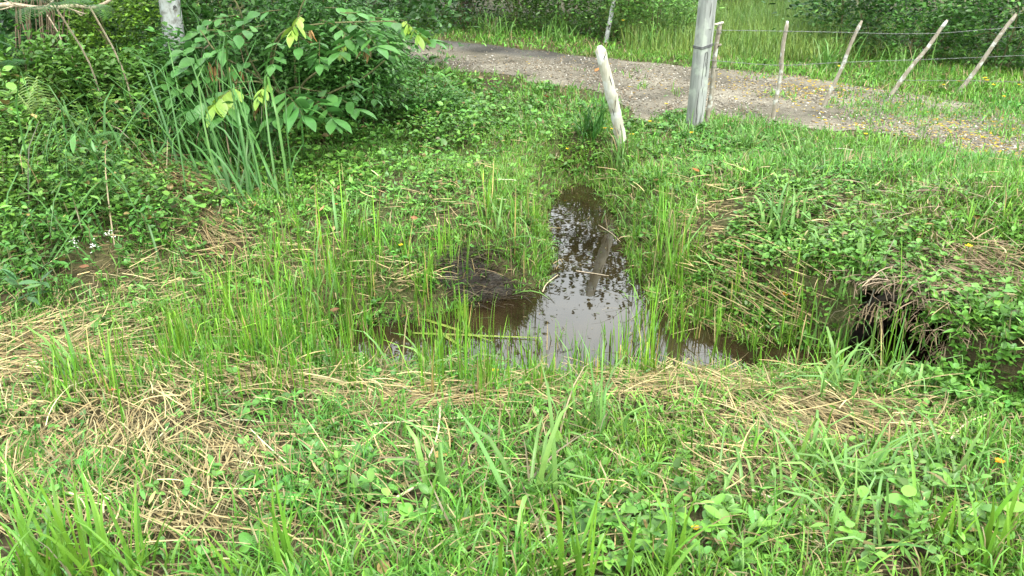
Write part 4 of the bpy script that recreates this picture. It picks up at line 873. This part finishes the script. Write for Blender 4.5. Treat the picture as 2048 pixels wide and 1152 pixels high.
# the shrub with the big compound leaves
def big_leaf_shrub():
    b = at(585, 285); b[1] += .25; b[2] = hz(b[0], b[1])
    t = thing('big_leaved_shrub', b, 'shrub with large compound leaves and pale young leaflets reaching right over the bank', 'shrub')
    W = lambda px, py, y: on_y(px, py, y)
    br = [[b, W(545,150,6.35), W(560,70,6.1), W(640,48,5.95), W(790,42,5.9)], [b, W(520,160,6.2), W(440,110,5.9), W(400,60,5.9)], [b, W(560,190,6.1), W(520,165,5.8), W(470,165,5.6)], [b, W(600,180,6.1), W(650,130,6.0), W(690,70,6.0)],
          [b, W(590,120,6.5), W(600,20,6.4), W(650,-60,6.4)], [b, W(500,120,6.4), W(480,20,6.3), W(430,-50,6.3)], [W(560,190,6.1), W(590,175,5.8), W(620,180,5.7)], [b, W(640,200,6.3), W(720,160,6.2), W(770,120,6.2)]]
    g = Geo(); ends = []
    for P in br:
        Q = bez(P, 22); addtube(g, Q, np.linspace(.013, .004, len(Q)), 6, wob=.05); ends.append(Q)
    g.build('branches', M['stem'], t)
    def spray(p, a, L, n, leafL, col, drop, gg):
        k = n // 2 + 1; tt = np.linspace(.25, 1, k); R = p + np.stack([math.cos(a) * L * tt, math.sin(a) * L * tt, -.35 * L * tt ** 2], 1)
        addtube(gg, np.concatenate([[p], R]), np.linspace(.003, .0015, k + 1), 4, col=(.16, .14, .05))
        for sg in (-1, 1):
            gg.add(*strips(R, a + sg * 1.0 + rng.normal(0, .15, k), np.clip(drop + rng.normal(0, .2, k), .8, 2.6), leafL * U(.5, 1.2, k) * (1 - .25 * (tt < .4)), leafL * U(.40, .50, k), 'big', U(.25, .8, k), roll=rng.normal(0, .25, k) - sg * .3, fold=U(.08, .2, k), col=tint(k, col, .12, .05)))
        gg.add(*strips(R[-1:], a, drop, leafL, leafL * .42, 'big', .6, fold=.12, col=tint(1, col, .1, .04)))
    green = (.078, .215, .045); new = (.26, .42, .06); dry = (.36, .23, .10)
    S = [(490,175,5.5,3.6,.30,.21,green),(585,185,5.6,-.6,.34,.22,green),(480,172,5.45,4.2,.2,.2,new),(620,180,5.7,-.2,.3,.20,green),(540,165,5.6,-1.8,.16,.12,new),(455,105,5.8,3.3,.3,.17,green),(420,125,5.9,3.8,.3,.16,green),(405,95,5.9,2.9,.22,.15,green),(470,60,6.1,3.6,.3,.17,green),
         (530,50,6.1,4.0,.32,.18,green),(600,48,6.0,-1.4,.3,.18,green),(605,30,5.9,-1.7,.2,.15,new),(640,40,6.0,-.7,.34,.18,green),(700,45,5.9,-.9,.32,.19,green),(730,60,5.9,-2.0,.28,.19,green),(770,42,5.9,-.3,.3,.18,green),(800,40,5.9,-.9,.2,.14,new),(690,25,6.0,.4,.3,.17,green),(560,20,6.2,3.2,.3,.17,green),
         (650,15,6.2,.5,.3,.17,green),(745,165,6.2,-1.4,.2,.12,green),(700,150,6.2,-1.3,.26,.13,green),(640,205,6.0,-1.0,.25,.16,green),(560,215,5.8,-2.0,.22,.18,green),(430,60,6.0,2.6,.3,.17,green),(515,120,6.0,-2.4,.26,.14,green),(505,185,5.5,-2.0,.25,.2,green),(560,180,5.55,-.9,.3,.22,green),(600,200,5.65,-2.2,.2,.2,green),(440,150,5.8,3.6,.3,.17,green),(560,80,5.95,-1.5,.3,.17,green),(640,80,5.95,-1.4,.3,.16,green),(500,85,6.0,3.6,.3,.16,green),(680,25,6.1,-.4,.3,.16,green),(770,70,6.0,-1.3,.25,.14,green),(740,35,6.0,.2,.3,.16,green),(480,30,6.2,3.2,.3,.16,green),(600,75,6.0,-.9,.28,.16,green),(690,75,6.0,-1.6,.16,.10,new)]
    for s in S:
        gg = Geo(); spray(on_y(*s[:3]), s[3], s[4] * 1.1, 9, s[5] * .88, s[6], 1.75 if s[6] is not new else 2.35, gg)
        gg.build('compound_leaf', M['leaf'], t, label='pale yellow-green drooping young leaf' if s[6] is new else None)
    gg = Geo()
    for (px, py, y) in ((518,205,5.6),(425,130,5.8),(738,92,5.85),(614,52,5.95),(460,140,5.8)):
        p = on_y(px, py, y); n = 5; gg.add(*strips(p + rng.normal(0, .02, (n, 3)), U(0, 6.28, n), U(2.3, 2.9, n), U(.08, .15, n), U(.02, .035, n), 'lance', .2, fold=.25, col=tint(n, dry, .15)))
    gg.build('withered_leaves', M['dry'], t)
big_leaf_shrub()

# ------------------------------------------------------------------ trees and far bushes
def tree(base, H, r, crown, rad, n, L, col, lab, bark='bark', lean=(0, 0), group='trees beyond the road', clumps=60, shell=.45, name='tree', limbs=7, fork=.45):
    base = np.array([base[0], base[1], float(hz(base[0], base[1]))]); t = thing(name, base, lab, 'tree', group); c = np.asarray(crown, float)
    top = base + np.array([lean[0], lean[1], H]); P = bez([base - [0, 0, .1], base + (top - base) * .35 + [*rng.normal(0, .05, 2), 0], base + (top - base) * .7 + [*rng.normal(0, .1, 2), 0], top], 30)
    g = Geo(); addtube(g, P, r * np.interp(np.linspace(0, 1, len(P)), [0, .06, .5, 1], [1.25, 1, .75, .3]), 14, wob=.03); g.build('trunk', M[bark], t)
    gf = Geo(); K = foliage(gf, c, rad, n, L, .5, col, 'leaf3', clumps, 0, .2, shell); gf.build('crown', M['leaf'], t)
    gl = Geo()
    for k in range(limbs):
        s = P[int(len(P) * U(fork, .95))]; e = K[rng.integers(0, len(K))]; Q = bez([s, (s + e) / 2 + [*rng.normal(0, .15, 2), .15], e], 10)
        addtube(gl, Q, np.linspace(r * .4, r * .08, len(Q)), 7); gl.build('limb', M[bark], t); gl = Geo()
xw = (330 - 1024) / FP * (6.5 * cT + 1.0 * sT)
tree((xw + .04, 6.55), 4.8, .085, (xw + .8, 6.4, 4.7), (2.1, 1.9, 1.4), 11000, .10, (.05,.13,.025), 'tree with a blotched white trunk standing in the left thicket', 'whitebark', (-.1, .1), group=None, clumps=55)
tree((1.36, 12.15), 3.2, .032, (1.9, 12.8, 2.9), (1.1, 1.0, .9), 2600, .11, (.05,.13,.03), 'slim pale-trunked tree beyond the road, behind the leaning post', 'whitebark', (.3, .2), clumps=34, limbs=5)
for (x, y, H, R, lab) in ((-5.2,13.5,7.0,2.4,'tall tree far behind the white-trunked one'),(-2.4,15.5,7.2,2.3,'tall tree beyond the bend of the road at the left'),(-.9,16.5,5.8,1.9,'dark tree beyond the road, above the puddles'),(2.6,18.5,5.0,1.9,'dark tree behind the tall pale field grass'),(5.4,18.5,5.4,2.0,'tree at the back of the pale grass field on the right'),(8.0,14.0,6.0,2.1,'tree behind the dark bushes of the fence'),(9.6,11.0,6.0,2.2,'tree behind the rightmost fence stake')):
    tree((x, y), H * .8, .12, (x, y, H * .66), (R, R * .9, H * .36), 6500, .13, (.042,.115,.024), lab, clumps=48)
FB = 'bushes beyond the road'
far = [(-1.55,13.4,.65,1.5,.085,(.08,.20,.035),'bush beyond the road, next to the left thicket'),(-.75,13.6,.7,1.7,.075,(.045,.13,.025),'dark bush beyond the road above the puddle'),(0.05,13.4,.7,1.6,.07,(.10,.20,.035),'olive bush beyond the road, left of the slim pale trunk'),(.8,13.1,.65,1.4,.07,(.09,.20,.036),'bush directly left of the slim pale trunk'),
       (1.55,12.7,.6,1.2,.065,(.11,.25,.045),'bush directly right of the slim pale trunk'),(2.15,12.2,.6,.95,.06,(.13,.28,.05),'low light green bush behind the grey pole'),(-1.2,15.2,1.0,2.4,.11,(.035,.10,.022),'tall dark bush in the second row at the left'),(.5,15.4,1.0,2.4,.11,(.035,.10,.022),'tall dark bush in the second row, behind the slim trunk'),(2.2,15.0,.9,2.0,.10,(.045,.125,.026),'tall bush in the second row behind the pole'),
       (3.6,16.6,.9,1.6,.10,(.03,.09,.02),'dark bush at the back edge of the pale grass field'),(5.0,16.4,.9,1.7,.10,(.032,.095,.02),'dark bush at the right back corner of the pale grass field'),
       (4.35,10.9,.55,1.25,.075,(.07,.18,.032),'bush behind the brown leaning stake'),(5.05,10.3,.6,1.3,.07,(.08,.21,.035),'bush behind the wires, between the steepest two stakes'),(5.75,9.7,.6,1.3,.07,(.075,.19,.033),'bush behind the tip of the rightmost stake'),(6.5,9.1,.6,1.3,.07,(.07,.18,.03),'bush at the upper right edge'),
       (5.2,12.2,.9,2.2,.10,(.03,.095,.02),'tall dark bush in the back row behind the brown stake'),(6.5,11.4,.9,2.2,.10,(.03,.095,.02),'tall dark bush in the back row at the upper right'),(7.8,10.3,.9,2.2,.10,(.03,.095,.02),'tall dark bush in the back row at the right edge')]
for (x, y, r, h, L, col, lab) in far:
    z = float(hz(x, y)); shrub((x, y, z + h * .5), (r, r * .8, h * .56), 2700, L, .45, col, lab, FB, clumps=30)

# dead branch and hanging dry stalks in the upper left corner
def dead_branch():
    Y = 5.6; P = bez([on_y(-120, 40, Y), on_y(0, 10, Y), on_y(80, 16, Y), on_y(150, 12, Y), on_y(190, 14, Y), on_y(226, -6, Y), on_y(260, -60, Y + .1)], 36)
    t = thing('dead_branch', P[0], 'bare pale branch with twigs crossing the upper left corner', 'dead branch'); g = Geo(); addtube(g, P, np.linspace(.016, .009, len(P)), 8, wob=.06); g.build('limb', M['twig'], t)
    g = Geo()
    for (a, b) in (((60,14),(0,-4)),((90,16),(130,-15)),((110,15),(70,30)),((150,12),(120,-20)),((165,13),(150,22)),((30,12),(-20,24)),((130,14),(175,26)),((45,14),(20,2))):
        A, B = on_y(*a, Y), on_y(*b, Y + U(-.15, .15)); Q = bez([A, (A + B) / 2 + rng.normal(0, .02, 3), B], 9); addtube(g, Q, np.linspace(.007, .002, len(Q)), 5)
    g.build('twigs', M['twig'], t)
dead_branch()
def stalks():
    b = at(75, 250); t = thing('dry_stalks', b, 'bundle of dry brown stalks hanging behind the ferns at the upper left', 'dry stalks'); g = Geo()
    for k in range(26):
        px = U(40, 125); Y = 6.3 + rng.normal(0, .08); A = on_y(px + rng.normal(0, 8), -15, Y); B = on_y(px + rng.normal(6, 8), U(95, 150), Y - .05)
        Q = bez([A, (A + B) / 2 + rng.normal(0, .015, 3), B], 8); addtube(g, Q, U(.003, .006), 5)
    g.build('stalk_bundle', M['stalk'], t)
    g = Geo()
    for a, b2 in (((95,30),(128,100)),((140,105),(160,195)),((150,160),(168,200)),((150,140),(185,168)),((420,40),(418,90)),((418,90),(408,140))):
        A, B = on_y(*a, 6.2), on_y(*b2, 6.1); Q = bez([A, (A + B) / 2 + rng.normal(0, .02, 3), B], 8); g = Geo(); addtube(g, Q, np.linspace(.006, .003, len(Q)), 5); g.build('bare_twig', M['twig'], t)

stalks()

# ------------------------------------------------------------------ flowers, fallen leaves, sticks
FL = [(990,768,1,'on the straw at the near water edge'),(1264,285,1,'at the foot of the leaning log post, right side'),(1210,275,1,'left of the foot of the leaning log post'),(1223,273,.7,'between the sedge tuft and the leaning log post'),(1298,260,.9,'in the gap between log post and grey pole'),(1331,220,1,'on the road edge left of the grey pole'),(1381,284,.9,'on the grass below the grey pole'),
      (1726,282,1,'alone on the near edge of the right gravel track'),(885,236,1,'on the dark leafy mound, lower one'),(861,212,.9,'on the dark leafy mound, upper one'),(1985,965,1,'near the right edge, orange, on dark leaves'),(1382,1090,.8,'low among leaves at the lower edge'),(1571,615,1,'orange, on fallen sheaves left of the culvert'),(1932,527,1.0,'on the brown top of the culvert mound'),
      (1966,166,1.1,'under the rightmost stake, upper of the pair'),(1972,172,1.2,'under the rightmost stake, lower of the pair'),(1912,174,1,'just left of the rightmost stake base'),(2034,180,1,'at the right edge below the lowest wire'),(1982,184,1.0,'below the pair by the rightmost stake'),(1884,180,.9,'between the two rightmost stake bases'),(2000,206,.9,'on the grass strip at the right edge'),(1530,122,.9,'on the far verge left of the white stake'),
      (1676,142,1,'behind the brown leaning stake'),(1424,128,.9,'beside the stake at the grey pole, far verge'),(798,514,.8,'pale, among straw above the left arm of the ditch'),(1134,316,.8,'beside the narrow end of the channel'),(1768,112,1.0,'high in the bushes between the leaning stakes'),(1245,52,1,'far in the bushes near the slim pale trunk')]
for (px, py, s, where) in FL:
    b = at(px, py + 6) if py > 130 else on_y(px, py + 4, 10.9); d = math.hypot(b[0], b[1]); H = .05 + .02 * rng.random()
    orange = 'orange' in where; col = (.75,.33,.01) if orange else (.78,.56,.02)
    t = thing('yellow_flower', b, ('small orange-yellow daisy ' if orange else 'small yellow daisy ') + where.replace('orange, ', ''), 'flower', 'yellow daisies')
    tip = b + np.array([rng.normal(0, .006), rng.normal(0, .006), H + .03]); g = Geo(); addtube(g, bez([b - [0, 0, .02], (b + tip) / 2 + rng.normal(0, .003, 3), tip], 5), .0018, 4, col=(.09,.18,.03)); g.build('stem', M['leaf'], t)
    k = 9; R = .016 * s * (1 + .05 * d); g = Geo(); a = np.arange(k) * 2 * PI / k + rng.normal(0, .08, k)
    g.add(*strips(np.repeat(tip[None], k, 0), a, 1.2 + rng.normal(0, .12, k), R, R * .62, 'oval', .2, fold=.06, col=tint(k, col, .08, .03)))
    g.build('petals', M['petal'], t)
    a = np.linspace(0, 1, 5); g = Geo(); addtube(g, tip + np.stack([0 * a, 0 * a, a * .25 * R], 1), R * .28 * np.array([1, 1.05, .9, .6, .1]), 7, col=(.55,.27,.01)); g.build('disc', M['petal'], t)
def white_spray(px, py, lab):
    b = at(px, py + 45); t = thing('white_flower_spray', b, lab, 'flower', 'white flower sprays'); top = on_y(px, py, b[1] - .05)
    g = Geo(); addtube(g, bez([b, (b + top) / 2 + [.01, 0, .01], top], 8), .0018, 4, col=(.10,.18,.04)); g.build('stem', M['leaf'], t)
    n = 12; g = Geo(); P = top + rng.normal(0, 1, (n, 3)) * [.014, .012, .018]; g.add(*strips(P, U(0, 6.28, n), U(.3, 1.8, n), U(.008, .015, n), U(.006, .01, n), 'leaf2', .2, fold=.1, col=tint(n, (.75,.78,.68), .06, .02))); g.build('blossoms', M['petal'], t)
white_spray(217, 466, 'small white flower spray, rightmost of three above the left straw'); white_spray(150, 483, 'small white flower spray, leftmost of three above the left straw'); white_spray(184, 493, 'small white flower spray, lowest and middle of three above the left straw')
DL = [(513,425,1,'orange-brown fallen leaf at the left foot of the left bank'),(675,424,.9,'rust-brown fallen leaf right of the pale tan one'),(640,440,1.1,'pale tan fallen leaf lying on low leaves of the left bank'),(673,364,1,'brown fallen leaf highest on the left bank'),(677,396,.8,'dull brown fallen leaf amid ground cover'),(838,456,.9,'dark brown leaf near the black earth lump'),(874,468,.8,'tan curled leaf below the black earth lump'),(876,498,.9,'reddish leaf above the rotting mud clump'),
      (667,479,.8,'narrow tan leaf in the middle of the left bank grass'),(163,552,1.2,'curled brown leaf under the white flowers'),(316,552,1.3,'large flat reddish-brown leaf left of the tall water grass'),(167,296,1.1,'orange-brown leaf caught on the cane grass'),(1399,360,1,'orange fallen leaf on the right bank, upper'),(1427,378,1.1,'pinkish-tan folded leaf on the right bank, lower'),(1801,1008,1.2,'dark brown upright dry leaf in the lower right herbs'),(1575,520,.7,'small tan leaf on the right bank straw'),
      (230,800,1.2,'rust-coloured leaf half buried in the straw at left'),(660,640,1.0,'brown leaf among stems of the tall water grass'),(1050,180,1.3,'brown leaf on the bank below the road'),(1100,205,1.2,'dull orange leaf amid creeping plants on the upper bank'),(1190,145,1.5,'orange leaf lying on the gravel road')]
for (px, py, s, lab) in DL:
    b = at(px, py); d = math.hypot(b[0], b[1]); b[2] += .055 if py > 190 else .012; n = 1
    col = (.42,.17,.06) if ('orange' in lab or 'rust' in lab) else (.46,.30,.16) if 'tan' in lab else (.26,.13,.07)
    g = Geo(); L = .055 * s * (.75 + .06 * d); g.add(*strips(b[None], U(0, 6.28), U(1.2, 1.5), L, L * .42, 'big', U(-.4, .5), roll=rng.normal(0, .4), fold=U(.1, .3), col=tint(1, col, .1, .03)))
    g.build('fallen_leaf', M['dry'], loc=b, label=lab, cat='leaf', group='fallen leaves')
def stick(a, b, r, lab, mat='twig', lift=.035, sag=.0, name='dead_stick', cat='stick', lev=None):
    A, B = at(*a), at(*b)
    if lev is not None: A[2] = B[2] = lev
    else: A[2] += lift; B[2] += lift
    m = (A + B) / 2 + np.array([rng.normal(0, .012), rng.normal(0, .012), sag]); Q = bez([A, m, B], 12)
    g = Geo(); addtube(g, Q, r * np.linspace(1, .65, len(Q)), 7, wob=.08); g.build(name, M[mat], loc=A, label=lab, cat=cat, group='dead stalks on the ground')
M['palestalk'] = wood_mat('pale_dry_stalk', [(.36,.29,.17),(.52,.44,.28),(.62,.55,.40)], .2, (.2,.15,.09), scale=3)
stick((745,870), (965,855), .0035, 'long pale horizontal stalk on the foreground straw', 'palestalk', .05)
stick((882,838), (850,965), .0045, 'pale upright-leaning stalk crossing the horizontal one', 'palestalk', .06)
stick((795,1015), (850,975), .005, 'short thick pale stalk left of the arching grass', 'palestalk', .04)
stick((1225,1045), (1310,1022), .004, 'pale stalk lying behind the upright blades', 'palestalk', .04)
stick((1500,1005), (1630,1050), .004, 'pale curved stalk on the lower right herbs', 'palestalk', .05)
stick((1600,1065), (1655,1130), .003, 'thin tan stalk pointing to the lower edge', 'palestalk', .05)
stick((1890,905), (1980,845), .004, 'pale stalk on the straw at the right', 'palestalk', .05)
stick((1045,1025), (1085,1075), .006, 'thick pale broken stalk at the bottom middle', 'palestalk', .04)
stick((925,990), (1025,965), .0035, 'straight tan stalk under the bowed broad grass', 'palestalk', .04)
stick((1150,590), (1215,600), .003, 'dark twig lying on the reflecting water', 'twig', name='floating_stick', lev=ZW + .004)
stick((1085,605), (1115,575), .004, 'pale stick at the corner of the mud clump and water', 'palestalk', name='floating_stick', lev=ZW + .006)
stick((1195,490), (1240,500), .003, 'short tan stick across the narrow channel', 'twig', name='floating_stick', lev=ZW + .005)
for (pts, lab) in (([(826,634),(895,655),(985,685)], 'upper yellow-green blade floating in the left arm of the ditch'), ([(826,668),(930,672),(1080,678)], 'long yellow-green blade floating across the brown water'), ([(870,660),(900,680),(930,700)], 'short yellow-green blade floating under the long one')):
    P = np.array([np.r_[flat(*p, ZW), ZW + .006] for p in pts]); Q = bez(P, 12); T = nrm(np.gradient(Q, axis=0)); S = np.stack([-T[:, 1], T[:, 0], 0 * T[:, 0]], 1); w = .011 * np.interp(np.linspace(0, 1, len(Q)), [0, .2, .7, 1], [.5, 1, .8, .1])[:, None]
    V = np.concatenate([Q - S * w, Q + [0, 0, .004], Q + S * w]); n = len(Q); F = [[k * n + i, k * n + i + 1, (k + 1) * n + i + 1, (k + 1) * n + i] for k in range(2) for i in range(n - 1)]
    Geo().add(V, F, (.24,.30,.05)).build('floating_grass', M['blade'], loc=P[0], label=lab, cat='grass blade', group='blades floating on the ditch')

# ------------------------------------------------------------------ light, sky, camera
W = bpy.data.worlds.new('World'); bpy.context.scene.world = W; W.use_nodes = True; nt = W.node_tree; nt.nodes.clear()
out = nt.nodes.new('ShaderNodeOutputWorld'); bg = nt.nodes.new('ShaderNodeBackground'); sky = nt.nodes.new('ShaderNodeTexSky')
EL, AZ = math.radians(62), math.radians(150)       # sun behind the camera, to its right
sky.sky_type = 'NISHITA'; sky.sun_disc = False; sky.sun_elevation = EL; sky.sun_rotation = AZ; sky.air_density = 1.0; sky.dust_density = 2.5
tc = nt.nodes.new('ShaderNodeTexCoord'); no = nt.nodes.new('ShaderNodeTexNoise'); no.inputs['Scale'].default_value = 2.2; no.inputs['Detail'].default_value = 6
rp = nt.nodes.new('ShaderNodeValToRGB'); rp.color_ramp.elements[0].position = .30; rp.color_ramp.elements[0].color = (.45,.45,.45,1); rp.color_ramp.elements[1].position = .60
mx = nt.nodes.new('ShaderNodeMix'); mx.data_type = 'RGBA'; mx.inputs[7].default_value = (20.5, 21.9, 21.9, 1)
nt.links.new(tc.outputs['Generated'], no.inputs['Vector']); nt.links.new(no.outputs['Fac'], rp.inputs[0]); nt.links.new(rp.outputs[0], mx.inputs[0]); nt.links.new(sky.outputs[0], mx.inputs[6])
nt.links.new(mx.outputs[2], bg.inputs['Color']); bg.inputs['Strength'].default_value = .13; nt.links.new(bg.outputs[0], out.inputs[0])
sl = bpy.data.lights.new('sun', 'SUN'); sl.energy = 3.0; sl.angle = math.radians(9); sl.color = (1, .96, .9); so = bpy.data.objects.new('sun', sl); COL.objects.link(so)
from mathutils import Vector
sd = Vector((math.sin(AZ) * math.cos(EL), math.cos(AZ) * math.cos(EL), math.sin(EL))); so.rotation_euler = sd.to_track_quat('Z', 'Y').to_euler(); so.location = (3, -4, 8)
cd = bpy.data.cameras.new('camera'); cd.sensor_width = 36; cd.lens = 36 * FP / 2048; cd.clip_start = .05; cd.clip_end = 1000
co = bpy.data.objects.new('camera', cd); COL.objects.link(co); co.location = (0, 0, EYE); co.rotation_euler = (PI / 2 - TILT, 0, 0)
sc = bpy.context.scene; sc.camera = co
sc.view_settings.view_transform = 'Standard'; sc.view_settings.look = 'None'; sc.view_settings.gamma = 1; sc.view_settings.exposure = 0.74
sc.cycles.max_bounces = 8; sc.cycles.transparent_max_bounces = 4; sc.cycles.use_denoising = True
